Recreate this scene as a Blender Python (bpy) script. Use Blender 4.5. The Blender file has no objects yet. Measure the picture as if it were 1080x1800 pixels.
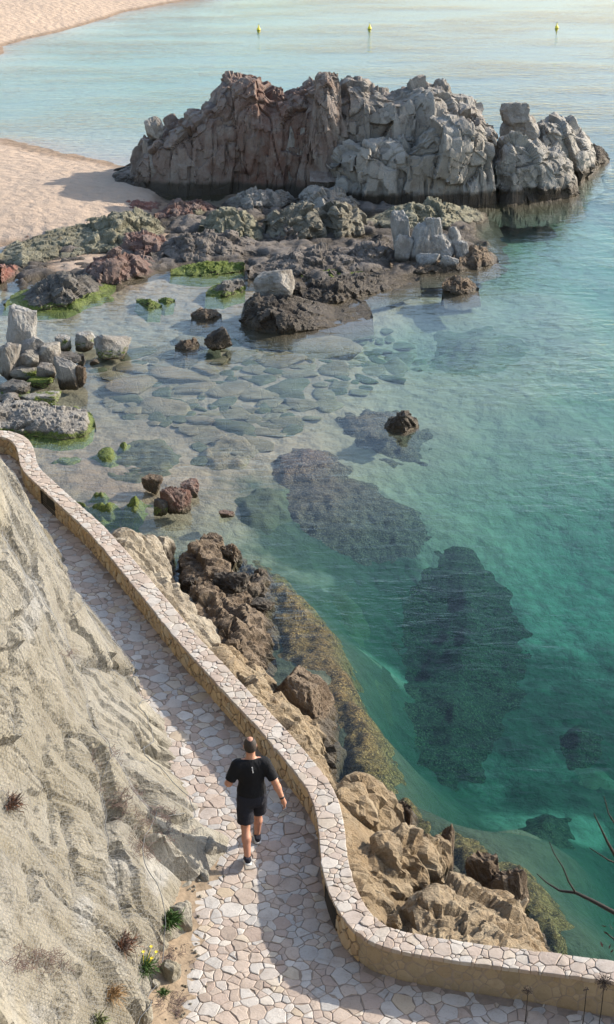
import bpy, math, random
import numpy as np
from mathutils import Vector

SC = bpy.context.scene
COL = SC.collection
R = math.radians
rng = np.random.default_rng(7)

# ------------------------------------------------------------------ camera
F, PITCH = 2600.0, R(25.0)          # focal length in photo pixels, downward tilt
ZP = 2.2                            # the path lies 2.2 m above the sea
CZ = ZP + 11.7
cam = bpy.data.cameras.new('camera')
cam.sensor_fit = 'VERTICAL'
cam.sensor_height = 24.0
cam.lens = F / 1800.0 * 24.0
cam.clip_start = 0.1
cam.clip_end = 6000
camo = bpy.data.objects.new('camera', cam)
COL.objects.link(camo)
camo.location = (0, 0, CZ)
camo.rotation_euler = (R(90) - PITCH, 0, 0)
SC.camera = camo

# ------------------------------------------------------------------ sky, sun, exposure
SUN_AZ, SUN_EL = R(68.0), R(27.0)   # azimuth clockwise from +Y
world = bpy.data.worlds.new('World')
SC.world = world
world.use_nodes = True
wn = world.node_tree
sky = wn.nodes.new('ShaderNodeTexSky')
sky.sky_type = 'NISHITA'
sky.sun_disc = False
sky.sun_elevation = SUN_EL
sky.sun_rotation = SUN_AZ
sky.dust_density = 1.3
sky.ozone_density = 1.0
sky.air_density = 1.1
bg = wn.nodes['Background']
bg.inputs['Strength'].default_value = 0.15
wn.links.new(sky.outputs['Color'], bg.inputs['Color'])
sl = bpy.data.lights.new('sun', 'SUN')
sl.energy = 3.6
sl.angle = R(0.5)
sl.color = (1.0, 0.92, 0.80)
slo = bpy.data.objects.new('sun', sl)
COL.objects.link(slo)
to_sun = Vector((math.sin(SUN_AZ) * math.cos(SUN_EL), math.cos(SUN_AZ) * math.cos(SUN_EL), math.sin(SUN_EL)))
slo.rotation_euler = (-to_sun).to_track_quat('-Z', 'Y').to_euler()
slo.location = (30, 30, 40)
SC.view_settings.view_transform = 'Standard'
SC.view_settings.look = 'None'
SC.view_settings.exposure = 1.15
SC.view_settings.gamma = 1.0
SC.cycles.max_bounces = 5
SC.cycles.diffuse_bounces = 2
SC.cycles.glossy_bounces = 2
SC.cycles.transparent_max_bounces = 12
SC.cycles.volume_bounces = 0
SC.cycles.use_adaptive_sampling = True
SC.cycles.adaptive_threshold = 0.02

# ------------------------------------------------------------------ pixel -> place
CP, SP = math.cos(PITCH), math.sin(PITCH)
def ray(px, py):
    u = (np.asarray(px, float) - 540) / F
    v = (900 - np.asarray(py, float)) / F
    return u, CP + v * SP, -SP + v * CP
def at(px, py, z=0.0):
    """the point at height z on the photo's ray"""
    dx, dy, dz = ray(px, py)
    t = (z - CZ) / dz
    return np.stack([dx * t, dy * t, CZ + dz * t], -1)
def at_y(px, py, Y):
    dx, dy, dz = ray(px, py)
    t = Y / dy
    return np.stack([dx * t, dy * t, CZ + dz * t], -1)

# ------------------------------------------------------------------ numpy noise
def h32(ix, iy, iz, seed):
    with np.errstate(over='ignore'):
        h = (ix.astype(np.int64).astype(np.uint32) * np.uint32(374761393)
             + iy.astype(np.int64).astype(np.uint32) * np.uint32(668265263)
             + iz.astype(np.int64).astype(np.uint32) * np.uint32(2246822519)
             + np.uint32((seed * 3266489917) & 0xffffffff))
        h = (h ^ (h >> np.uint32(15))) * np.uint32(2246822519)
        h = (h ^ (h >> np.uint32(13))) * np.uint32(3266489917)
        return h ^ (h >> np.uint32(16))
def u01(h):
    return h.astype(np.float64) / 4294967296.0
def vnoise(P, seed=0):
    P = np.asarray(P, float)
    i = np.floor(P); f = P - i
    f = f * f * f * (f * (f * 6 - 15) + 10)
    i = i.astype(np.int64)
    out = 0
    for a in (0, 1):
        for b in (0, 1):
            for c in (0, 1):
                w = (f[..., 0] if a else 1 - f[..., 0]) * (f[..., 1] if b else 1 - f[..., 1]) * (f[..., 2] if c else 1 - f[..., 2])
                out = out + w * u01(h32(i[..., 0] + a, i[..., 1] + b, i[..., 2] + c, seed))
    return out * 2 - 1
def fbm(P, octv=4, seed=0, gain=.5):
    s, a, P = 0, 1.0, np.asarray(P, float)
    for k in range(octv):
        s = s + a * vnoise(P, seed + k * 17)
        P = P * 2.03 + 7.7
        a *= gain
    return s
def cells(P, seed=0):
    i = np.floor(P).astype(np.int64)
    sh = P.shape[:-1]
    F1 = np.full(sh, 9.); F2 = np.full(sh, 9.)
    D = np.zeros(P.shape); ID = np.zeros(sh, np.uint32)
    for a in (-1, 0, 1):
        for b in (-1, 0, 1):
            for c in (-1, 0, 1):
                jx, jy, jz = i[..., 0] + a, i[..., 1] + b, i[..., 2] + c
                h = h32(jx, jy, jz, seed)
                r = np.stack([u01(h), u01(h * np.uint32(747796405) + np.uint32(1)), u01(h * np.uint32(2891336453) + np.uint32(7))], -1)
                d = P - (np.stack([jx, jy, jz], -1) + .1 + .8 * r)
                dd = np.sqrt((d * d).sum(-1))
                m = dd < F1
                F2 = np.where(m, F1, np.minimum(F2, dd))
                F1 = np.where(m, dd, F1)
                D[m] = d[m]; ID = np.where(m, h, ID)
    q = [u01(h32(ID.astype(np.int64), ID.astype(np.int64) * 0 + k, ID.astype(np.int64) * 0, 5)) for k in range(4)]
    return F1, F2, D, q
def fracture(P, size, seed, aniso=(1, 1, 1), tilt=0.0, yaw=0.0):
    """blocky jointed-rock relief in [-1,1]-ish, a crack mask and a random number per block"""
    c, s = math.cos(tilt), math.sin(tilt)
    cy, sy = math.cos(yaw), math.sin(yaw)
    Q = np.stack([P[..., 0] * cy + P[..., 1] * sy, -P[..., 0] * sy + P[..., 1] * cy, P[..., 2]], -1)
    Q = np.stack([Q[..., 0] * c + Q[..., 2] * s, Q[..., 1], -Q[..., 0] * s + Q[..., 2] * c], -1)
    Q = Q / (size * np.asarray(aniso))
    Q = Q + .18 * np.stack([vnoise(Q * 1.3, seed + 1), vnoise(Q * 1.3, seed + 2), vnoise(Q * 1.3, seed + 3)], -1)
    F1, F2, D, q = cells(Q, seed)
    d = (q[0] - .5) * 1.3 + 1.5 * ((q[1] - .5) * D[..., 0] + (q[2] - .5) * D[..., 1] + (q[3] - .5) * D[..., 2])
    crack = np.clip(1 - (F2 - F1) / .16, 0, 1) ** 2
    return d, crack, q[0]
def joints(P, size, seed, aniso=(1, 1, 1), tilt=0.0, yaw=0.0, warp=.12):
    """rectangular jointed blocks: relief, crack mask and a random number per block"""
    c, s = math.cos(tilt), math.sin(tilt)
    cy, sy = math.cos(yaw), math.sin(yaw)
    Q = np.stack([P[..., 0] * cy + P[..., 1] * sy, -P[..., 0] * sy + P[..., 1] * cy, P[..., 2]], -1)
    Q = np.stack([Q[..., 0] * c + Q[..., 2] * s, Q[..., 1], -Q[..., 0] * s + Q[..., 2] * c], -1)
    Q = Q / (size * np.asarray(aniso))
    Q = Q + warp * np.stack([fbm(Q * .9, 3, seed + 1), fbm(Q * .9, 3, seed + 2), fbm(Q * .9, 3, seed + 3)], -1) * 1.6
    o = np.zeros(Q.shape[:-1], np.int64)
    x, y, z = Q[..., 0], Q[..., 1], Q[..., 2]
    ix = np.floor(x); z = z + u01(h32(ix, o, o, seed)) * 3
    z = np.where(u01(h32(ix, o + 1, o, seed)) > .5, z * .6, z)          # columns of taller and shorter blocks
    iz = np.floor(z); y = y + u01(h32(ix, o, iz, seed)) * 3
    iy = np.floor(y)
    fx, fy, fz = x - ix - .5, y - iy - .5, z - iz - .5
    h = [u01(h32(ix * 7 + k, iy, iz, seed + 5 + k)) for k in range(4)]
    d = (h[0] - .5) * 1.5 + ((h[1] - .5) * fx + (h[2] - .5) * fz + (h[3] - .5) * fy) * 1.5
    e = np.minimum(np.minimum(.5 - np.abs(fx), .5 - np.abs(fz)), .5 - np.abs(fy))
    crack = np.clip(1 - e / .055, 0, 1) * (.35 + .65 * h[3])
    return d, crack, h[0]
def ridged(P, octv, seed):
    s, a = 0, 1.0
    for k in range(octv):
        s = s + a * (1 - 2 * np.abs(vnoise(P, seed + k * 13)))
        P = P * 2.1 + 3.1; a *= .5
    return s
def smooth(x, a, b):
    t = np.clip((x - a) / (b - a), 0, 1)
    return t * t * (3 - 2 * t)
def rbf(xy, z, q, soft=.05):
    """surface through scattered heights"""
    xy = np.asarray(xy, float); z = np.asarray(z, float)
    n = len(xy)
    r = np.sqrt(((xy[:, None] - xy[None]) ** 2).sum(-1) + soft)
    A = np.zeros((n + 3, n + 3))
    A[:n, :n] = r; A[:n, n] = 1; A[:n, n + 1:] = xy; A[n, :n] = 1; A[n + 1:, :n] = xy.T
    w = np.linalg.lstsq(A, np.concatenate([z, [0, 0, 0]]), rcond=None)[0]
    out = np.zeros(len(q))
    for k in range(0, len(q), 20000):
        b = q[k:k + 20000]
        rr = np.sqrt(((b[:, None] - xy[None]) ** 2).sum(-1) + soft)
        out[k:k + 20000] = rr @ w[:n] + w[n] + b @ w[n + 1:]
    return out
def polysd(q, poly):
    """signed distance to a polygon, positive inside"""
    poly = np.asarray(poly, float)
    d = np.full(len(q), 1e9); ins = np.zeros(len(q), bool)
    for a, b in zip(poly, np.roll(poly, -1, 0)):
        e = b - a; w = q - a
        t = np.clip((w @ e) / max(e @ e, 1e-12), 0, 1)
        d = np.minimum(d, np.sqrt(((w - t[:, None] * e) ** 2).sum(-1)))
        c = (a[1] <= q[:, 1]) != (b[1] <= q[:, 1])
        xx = a[0] + (q[:, 1] - a[1]) / (b[1] - a[1] if abs(b[1] - a[1]) > 1e-12 else 1e-12) * (b[0] - a[0])
        ins ^= c & (q[:, 0] < xx)
    return np.where(ins, d, -d)

# ------------------------------------------------------------------ objects
def wpos(o):
    p = Vector(o.location)
    while o.parent:
        o = o.parent
        p += Vector(o.location)
    return p
def mk(name, V, Fc, mat, parent=None, origin=None, sm=True, attrs=None):
    """one mesh object from world-space vertices; Fc is an (n,3/4) array or a list of index tuples"""
    V = np.asarray(V, float)
    if origin is None:
        origin = np.array([(V[:, 0].min() + V[:, 0].max()) / 2, (V[:, 1].min() + V[:, 1].max()) / 2, V[:, 2].min()])
    origin = np.asarray(origin, float)
    me = bpy.data.meshes.new(name)
    if isinstance(Fc, np.ndarray):
        k = Fc.shape[1]
        lv = Fc.astype(np.int32).ravel()
        ls = np.arange(0, len(lv), k, dtype=np.int32)
    else:
        lv = np.array([i for f in Fc for i in f], np.int32)
        ls = np.cumsum([0] + [len(f) for f in Fc[:-1]]).astype(np.int32)
    me.vertices.add(len(V)); me.vertices.foreach_set('co', (V - origin).astype(np.float32).ravel())
    me.loops.add(len(lv)); me.loops.foreach_set('vertex_index', lv)
    me.polygons.add(len(ls)); me.polygons.foreach_set('loop_start', ls)
    me.polygons.foreach_set('use_smooth', np.full(len(ls), bool(sm)))
    me.update(calc_edges=True)
    me.validate()
    if attrs:
        for k, v in attrs.items():
            a = me.attributes.new(k, 'FLOAT', 'POINT')
            a.data.foreach_set('value', np.asarray(v, np.float32).ravel())
    if mat:
        me.materials.append(mat)
    o = bpy.data.objects.new(name, me)
    COL.objects.link(o)
    if parent:
        o.parent = parent
        o.location = Vector(origin) - wpos(parent)
    else:
        o.location = origin
    return o
def empty(name, loc):
    o = bpy.data.objects.new(name, None)
    COL.objects.link(o)
    o.location = loc
    return o
def tag(o, label=None, cat=None, group=None, kind=None):
    if label: o['label'] = label
    if cat: o['category'] = cat
    if group: o['group'] = group
    if kind: o['kind'] = kind
    return o
def gridfaces(nu, nv):
    i = np.arange(nu * nv).reshape(nu, nv)
    return np.stack([i[:-1, :-1], i[1:, :-1], i[1:, 1:], i[:-1, 1:]], -1).reshape(-1, 4)
class MB:
    """collects simple shapes into one mesh"""
    def __init__(s): s.v = []; s.f = []; s.n = 0
    def add(s, V, Fc):
        V = np.asarray(V, float); s.v.append(V)
        s.f += [tuple(int(i) + s.n for i in f) for f in Fc]; s.n += len(V)
    def tube(s, pts, rad, sides=6, caps=True):
        pts = np.asarray(pts, float); n = len(pts)
        rad = np.broadcast_to(rad, n)
        T = np.gradient(pts, axis=0); T /= np.linalg.norm(T, axis=1)[:, None] + 1e-12
        ref = np.array([0, 0, 1.]) if abs(T[:, 2]).mean() < .8 else np.array([1., 0, 0])
        A = np.cross(T, ref); A /= np.linalg.norm(A, axis=1)[:, None] + 1e-12
        B = np.cross(T, A)
        V = []
        for k in range(sides):
            a = 2 * math.pi * k / sides
            V.append(pts + (A * math.cos(a) + B * math.sin(a)) * rad[:, None])
        V = np.stack(V, 1).reshape(-1, 3)
        Fc = [(i * sides + k, i * sides + (k + 1) % sides, (i + 1) * sides + (k + 1) % sides, (i + 1) * sides + k) for i in range(n - 1) for k in range(sides)]
        if caps:
            Fc += [tuple(range(sides))[::-1], tuple((n - 1) * sides + k for k in range(sides))]
        s.add(V, Fc)
    def lathe(s, prof, c, sides=16):
        c = np.asarray(c, float); V = []; n = len(prof)
        for (r, z) in prof:
            for k in range(sides):
                a = 2 * math.pi * k / sides
                V.append((c[0] + r * math.cos(a), c[1] + r * math.sin(a), c[2] + z))
        Fc = [(i * sides + k, i * sides + (k + 1) % sides, (i + 1) * sides + (k + 1) % sides, (i + 1) * sides + k) for i in range(n - 1) for k in range(sides)]
        Fc += [tuple(range(sides))[::-1], tuple((n - 1) * sides + k for k in range(sides))]
        s.add(V, Fc)
    def box(s, c, X, Y, Z):
        c, X, Y, Z = (np.asarray(a, float) for a in (c, X, Y, Z))
        V = [c + a * X + b * Y + d * Z for d in (-.5, .5) for b in (-.5, .5) for a in (-.5, .5)]
        s.add(V, [(0, 2, 3, 1), (4, 5, 7, 6), (0, 1, 5, 4), (2, 6, 7, 3), (0, 4, 6, 2), (1, 3, 7, 5)])
    def build(s, name, mat, parent=None, sm=False, origin=None):
        return mk(name, np.concatenate(s.v), s.f, mat, parent, origin, sm)

# ------------------------------------------------------------------ materials
class NT:
    def __init__(s, name):
        s.m = bpy.data.materials.new(name); s.m.use_nodes = True
        s.t = s.m.node_tree; s.t.nodes.clear()
        s.out = s.t.nodes.new('ShaderNodeOutputMaterial')
    def n(s, typ, **kw):
        nd = s.t.nodes.new('ShaderNode' + typ)
        for k, v in kw.items(): setattr(nd, k, v)
        return nd
    def link(s, a, b): s.t.links.new(a, b)
    def set(s, sock, v):
        if hasattr(v, 'is_output') or isinstance(v, bpy.types.NodeSocket): s.link(v, sock)
        else: sock.default_value = v
    def math(s, op, a, b=0.0, c=0.0, clamp=False):
        nd = s.n('Math', operation=op, use_clamp=clamp)
        s.set(nd.inputs[0], a); s.set(nd.inputs[1], b); s.set(nd.inputs[2], c)
        return nd.outputs[0]
    def mix(s, f, a, b, mode='MIX'):
        nd = s.n('Mix', data_type='RGBA', blend_type=mode, clamp_factor=True)
        s.set(nd.inputs[0], f)
        for k, v in ((6, a), (7, b)):
            if isinstance(v, (tuple, list)): v = tuple(v) + (1.0,) if len(v) == 3 else v
            s.set(nd.inputs[k], v)
        return nd.outputs[2]
    def noise(s, vec, scale, detail=4, rough=.55, dist=0.0):
        nd = s.n('TexNoise'); s.link(vec, nd.inputs['Vector'])
        nd.inputs['Scale'].default_value = scale; nd.inputs['Detail'].default_value = detail
        nd.inputs['Roughness'].default_value = rough; nd.inputs['Distortion'].default_value = dist
        return nd.outputs['Fac']
    def voro(s, vec, scale, feature='F1', rand=1.0):
        nd = s.n('TexVoronoi', feature=feature); s.link(vec, nd.inputs['Vector'])
        nd.inputs['Scale'].default_value = scale; nd.inputs['Randomness'].default_value = rand
        return nd
    def map(s, x, a, b, c=0.0, d=1.0):
        nd = s.n('MapRange', interpolation_type='SMOOTHSTEP')
        s.set(nd.inputs[0], x); nd.inputs[1].default_value = a; nd.inputs[2].default_value = b
        nd.inputs[3].default_value = c; nd.inputs[4].default_value = d
        return nd.outputs[0]
    def stretch(s, vec, rot, scl):
        nd = s.n('Mapping'); s.link(vec, nd.inputs[0])
        nd.inputs['Rotation'].default_value = rot; nd.inputs['Scale'].default_value = scl
        return nd.outputs[0]
    def bump(s, h, strength, dist, normal=None):
        nd = s.n('Bump'); nd.inputs['Strength'].default_value = strength; nd.inputs['Distance'].default_value = dist
        s.link(h, nd.inputs['Height'])
        if normal: s.link(normal, nd.inputs['Normal'])
        return nd.outputs[0]
    def attr(s, name):
        return s.n('Attribute', attribute_name=name).outputs['Fac']
    def bsdf(s, col, rough, normal=None, spec=.35):
        b = s.n('BsdfPrincipled')
        s.set(b.inputs['Base Color'], tuple(col) + (1.0,) if isinstance(col, (tuple, list)) else col)
        s.set(b.inputs['Roughness'], rough); b.inputs['Specular IOR Level'].default_value = spec
        if normal: s.link(normal, b.inputs['Normal'])
        s.link(b.outputs[0], s.out.inputs['Surface'])
        return b
def plain(name, col, rough=.7, var=.12, scale=30, spec=.3, bump=.0):
    t = NT(name); pos = t.n('NewGeometry').outputs['Position']
    nz = t.noise(pos, scale, 3)
    c = t.mix(nz, tuple(x * (1 - var) for x in col), tuple(min(1, x * (1 + var)) for x in col))
    nm = t.bump(nz, bump, .01) if bump else None
    t.bsdf(c, rough, nm, spec)
    return t.m
def rockmat(name, c0, c1, c2, wet=.28, algae=0.0, accent=None, acc_amt=.5, foli=None, grain=1.0, veins=True, tidal=True, bmp=1.0):
    """c0 main, c1 light, c2 dark tone; a dark tidal zone near the waterline; green algae below `algae` m"""
    k_ = .62 if tidal else .8
    c0, c1, c2 = (tuple(x * k_ for x in c) for c in (c0, c1, c2))
    if accent: accent = tuple(x * k_ for x in accent)
    t = NT(name); g = t.n('NewGeometry'); pos = g.outputs['Position']
    z = t.n('SeparateXYZ'); t.link(pos, z.inputs[0]); Z = z.outputs[2]
    nrm = t.n('SeparateXYZ'); t.link(g.outputs['Normal'], nrm.inputs[0])
    rnd = t.attr('rnd')
    big = t.noise(pos, .55 * grain, 5, .6, .6)
    mid = t.noise(pos, 2.6 * grain, 6, .65, .3)
    fine = t.noise(pos, 22 * grain, 5, .7)
    f = t.math('ADD', t.math('MULTIPLY', big, .55), t.math('MULTIPLY', rnd, .45))
    col = t.mix(t.map(f, .35, .65), c0, c1)
    col = t.mix(t.map(mid, .5, .72), col, c2)
    if accent:
        am = t.math('MULTIPLY', t.map(t.noise(pos, .8 * grain, 5, .6, 1.0), .47, .6), acc_amt)
        col = t.mix(am, col, accent)
        a2 = t.attr('zone')
        col = t.mix(t.math('MULTIPLY', a2, t.map(mid, .3, .6, .45, .95)), col, accent)
    lrg = t.noise(pos, .32 * grain, 3, .5, 1.2)
    col = t.mix(t.map(lrg, .52, .68, 0, .45), col, c2)
    hgt = t.math('ADD', t.math('MULTIPLY', mid, .6), t.math('MULTIPLY', fine, .4))
    if foli:
        sv = t.stretch(pos, foli[0], foli[1])
        fo = t.noise(sv, 1.0, 6, .62, .4)
        col = t.mix(t.map(fo, .56, .7, 0, .4), col, c2)
        col = t.mix(t.map(fo, .44, .32, 0, .35), col, c1)
        hgt = t.math('ADD', hgt, t.math('MULTIPLY', fo, 1.2))
    col = t.mix(t.map(fine, .3, .75, .0, .38), col, tuple(x * .45 for x in c0))
    spk = t.noise(pos, 60 * grain, 2, .5)
    col = t.mix(t.map(spk, .62, .74, 0, .45), col, tuple(min(.8, x * 1.35) for x in c1))
    wz = t.math('ADD', Z, t.math('MULTIPLY', t.math('SUBTRACT', mid, .5), .5))
    rough = .88
    if tidal:
        w = t.map(wz, wet + .1, wet - .12)
        col = t.mix(w, col, t.mix(fine, (.028, .022, .016), (.075, .055, .035)))
        w2 = t.map(wz, .1, -.08)
        col = t.mix(t.math('MULTIPLY', w2, .75), col, t.mix(mid, (.045, .03, .012), (.085, .062, .024)))
        rough = t.math('SUBTRACT', .9, t.math('MULTIPLY', w, .35))
    if algae > 0:
        an = t.noise(pos, 3.2, 4, .6)
        ah = t.math('ADD', Z, t.math('MULTIPLY', t.math('SUBTRACT', an, .5), algae * 1.8))
        am = t.math('MULTIPLY', t.map(ah, algae, algae * .72), t.map(nrm.outputs[2], -.15, .35))
        fa = t.noise(pos, 35, 3, .6)
        gc = t.mix(t.map(fa, .35, .65), (.04, .058, .010), (.12, .15, .022))
        col = t.mix(am, col, gc)
    nm = t.bump(hgt, .8 * bmp, .09)
    nm = t.bump(fine, .7 * bmp, .022, nm)
    if veins:
        vs = t.n('Vector', ) if False else None
        ve = t.voro(t.stretch(pos, (.3, .2, .4), (1.0, 1.0, .6)), 2.2 * grain, 'DISTANCE_TO_EDGE').outputs['Distance']
        nm = t.bump(t.map(ve, 0, .05), .35, .04, nm)
    t.bsdf(col, rough, nm, .3)
    return t.m

M = {}
M['grey'] = rockmat('grey_rock', (.33, .295, .245), (.50, .46, .40), (.20, .17, .135), accent=(.24, .12, .085), acc_amt=.12)
M['islet'] = rockmat('islet_rock', (.34, .295, .245), (.52, .475, .41), (.20, .165, .13), accent=(.225, .105, .07), acc_amt=.2, grain=.8, wet=.55)
M['isletgrey'] = rockmat('islet_grey_rock', (.39, .35, .295), (.54, .50, .44), (.23, .195, .155), grain=.8, wet=.55)
M['pale'] = rockmat('pale_grey_rock', (.40, .375, .34), (.52, .50, .465), (.27, .245, .215))
M['palealgae'] = rockmat('pale_rock_with_algae', (.36, .33, .28), (.56, .53, .48), (.22, .19, .16), algae=.30, wet=.1)
M['greyalgae'] = rockmat('grey_rock_with_algae', (.30, .27, .23), (.42, .39, .345), (.17, .15, .125), algae=.15, wet=.1)
M['red'] = rockmat('red_rock', (.38, .155, .11), (.46, .27, .21), (.20, .095, .075), wet=.08)
M['redbrown'] = rockmat('red_brown_rock', (.24, .125, .095), (.34, .25, .21), (.13, .08, .065), wet=.1)
M['olive'] = rockmat('olive_rock', (.26, .235, .15), (.39, .36, .255), (.13, .112, .075), wet=.1)
M['oliveslab'] = rockmat('olive_slab_rock', (.25, .22, .16), (.34, .31, .24), (.14, .12, .09), wet=.1)
M['slate'] = rockmat('slate_rock', (.18, .148, .122), (.29, .25, .215), (.085, .07, .058), wet=.14)
M['slatealgae'] = rockmat('slate_rock_with_algae', (.16, .14, .12), (.25, .23, .2), (.08, .07, .06), wet=.1, algae=.16)
M['dark'] = rockmat('dark_wet_rock', (.075, .06, .048), (.15, .125, .10), (.035, .03, .026), wet=.3)
M['darkbrown'] = rockmat('dark_brown_rock', (.18, .125, .08), (.30, .225, .155), (.075, .052, .037), wet=.14)
M['moss'] = rockmat('algae_covered_rock', (.10, .075, .05), (.18, .15, .11), (.05, .04, .03), wet=.1, algae=.62)
M['tan'] = rockmat('tan_rock', (.41, .305, .185), (.52, .415, .28), (.23, .16, .095), wet=.35, foli=((.5, .3, .8), (1.4, 5.0, 3.0)), accent=(.36, .22, .10), acc_amt=.3)
M['cream'] = rockmat('cream_rock', (.44, .365, .265), (.54, .47, .365), (.27, .21, .145), wet=.35)
M['reefbrown'] = rockmat('brown_weedy_reef', (.15, .105, .045), (.24, .18, .085), (.065, .048, .026), tidal=False, grain=1.6)
M['reefpurple'] = rockmat('purple_brown_reef', (.16, .105, .08), (.26, .18, .12), (.07, .05, .045), tidal=False, grain=1.6)
M['reefdark'] = rockmat('dark_weedy_rock', (.045, .05, .032), (.10, .10, .06), (.02, .024, .02), tidal=False, grain=1.4)
def weedmat(name, lo, hi, gold):
    t = NT(name); pos = t.n('NewGeometry').outputs['Position']
    a = t.noise(pos, 1.3, 5, .65, .8); b = t.noise(pos, 7, 5, .7, .6); c = t.noise(pos, 26, 3, .65)
    col = t.mix(t.map(b, .36, .62), lo, hi)
    col = t.mix(t.math('MULTIPLY', t.map(c, .5, .68), t.map(a, .3, .65, .25, 1)), col, gold)
    col = t.mix(t.map(a, .6, .74, 0, .8), col, tuple(x * .5 for x in lo))
    h = t.math('ADD', b, t.math('MULTIPLY', c, .5))
    t.bsdf(col, .9, t.bump(h, 1.0, .12), .2)
    return t.m
M['reefbrown'] = weedmat('brown_weedy_reef', (.035, .024, .010), (.16, .10, .036), (.40, .27, .10))
M['reefpurple'] = weedmat('purple_brown_reef', (.05, .034, .030), (.13, .085, .062), (.27, .18, .11))
M['reefdark'] = weedmat('dark_weedy_rock', (.016, .017, .011), (.06, .056, .03), (.17, .145, .07))
M['understone'] = rockmat('underwater_stone', (.18, .14, .078), (.27, .215, .13), (.10, .078, .045), tidal=False)
M['undergreen'] = rockmat('underwater_green_stone', (.075, .08, .04), (.12, .12, .062), (.045, .048, .026), tidal=False)
M['cliff'] = rockmat('cliff_rock', (.275, .245, .182), (.355, .325, .262), (.165, .14, .098), tidal=False, bmp=.7, foli=((0, .45, .26), (5.0, 1.6, .9)), accent=(.40, .39, .365), acc_amt=.3)
M['debris'] = plain('dry_twig', (.13, .09, .075), .9, .4, 12)
M['wire'] = plain('galvanised_wire', (.11, .11, .108), .5, .1, 5, .5)
M['cable'] = plain('steel_cable', (.10, .105, .11), .5, .1, 5, .5)
M['iron'] = plain('dark_iron', (.03, .027, .024), .6, .3, 20)
M['branch'] = plain('dark_branch_bark', (.028, .023, .02), .85, .3, 40)
M['seed'] = plain('dry_seed_head', (.05, .038, .032), .9, .3, 60)
M['leafdry'] = plain('dark_red_leaf', (.075, .03, .025), .7, .3, 30)
M['green'] = plain('green_leaf', (.05, .10, .022), .7, .4, 15)
M['palegreen'] = plain('grey_green_leaf', (.11, .125, .05), .8, .3, 15)
M['straw'] = plain('dry_straw', (.30, .19, .09), .85, .35, 15)
M['rust'] = plain('rusty_dry_plant', (.17, .075, .04), .9, .4, 15)
M['petal'] = plain('yellow_petal', (.80, .62, .03), .6, .1, 20)
M['redpetal'] = plain('red_petal', (.45, .04, .04), .6, .1, 20)
M['buoy'] = plain('yellow_plastic', (.80, .62, .04), .4, .06, 5, .5)
M['buoyband'] = plain('dark_rubber_band', (.05, .05, .045), .6)

def stonemat(name, ramp, bump=.5, dirt=(.20, .15, .11)):
    t = NT(name); pos = t.n('NewGeometry').outputs['Position']
    r = t.n('ValToRGB'); r.color_ramp.interpolation = 'LINEAR'
    els = r.color_ramp.elements
    while len(els) < len(ramp): els.new(.5)
    for e, (p, c) in zip(els, ramp):
        e.position = p; e.color = tuple(c) + (1,)
    t.link(t.attr('rnd'), r.inputs[0])
    n1 = t.noise(pos, 5, 5, .65, .5); n2 = t.noise(pos, 40, 4, .7)
    col = t.mix(t.map(n1, .45, .75, 0, .4), r.outputs[0], tuple(x * 1.0 for x in dirt))
    col = t.mix(t.map(n2, .5, .8, 0, .4), col, tuple(x * .6 for x in dirt))
    col = t.mix(t.map(n2, .42, .25, 0, .3), col, (.52, .49, .45))
    nm = t.bump(n1, bump, .03); nm = t.bump(n2, bump * .8, .008, nm)
    t.bsdf(col, .78, nm, .35)
    return t.m
M['paving'] = stonemat('paving_stone', [(0, (.33, .265, .215)), (.2, (.45, .37, .305)), (.38, (.36, .28, .23)), (.55, (.47, .43, .385)), (.72, (.38, .36, .335)), (.86, (.53, .49, .44)), (1, (.43, .345, .245))], .45)
M['cap'] = stonemat('wall_cap_stone', [(0, (.36, .285, .23)), (.25, (.43, .36, .30)), (.5, (.37, .295, .245)), (.7, (.46, .425, .38)), (.85, (.39, .33, .265)), (1, (.47, .435, .39))])
M['face'] = stonemat('wall_face_stone', [(0, (.44, .31, .17)), (.25, (.52, .39, .23)), (.5, (.40, .285, .17)), (.7, (.50, .42, .30)), (.85, (.36, .25, .15)), (1, (.54, .43, .28))], .7, (.26, .17, .09))
M['render'] = stonemat('weathered_rendered_stone', [(0, (.33, .26, .17)), (.3, (.38, .31, .21)), (.6, (.30, .25, .17)), (1, (.40, .33, .23))], .4, (.20, .15, .09))
M['mortar'] = plain('mortar', (.30, .25, .20), .95, .35, 14, .2, .4)
M['joint'] = plain('paving_joint', (.25, .20, .16), .95, .35, 14, .2, .4)
M['soil'] = plain('sandy_soil', (.27, .205, .14), .95, .5, 16, .2, .9)
M['slope'] = rockmat('slope_rock', (.40, .35, .25), (.5, .45, .34), (.25, .21, .14), tidal=False)

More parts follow.
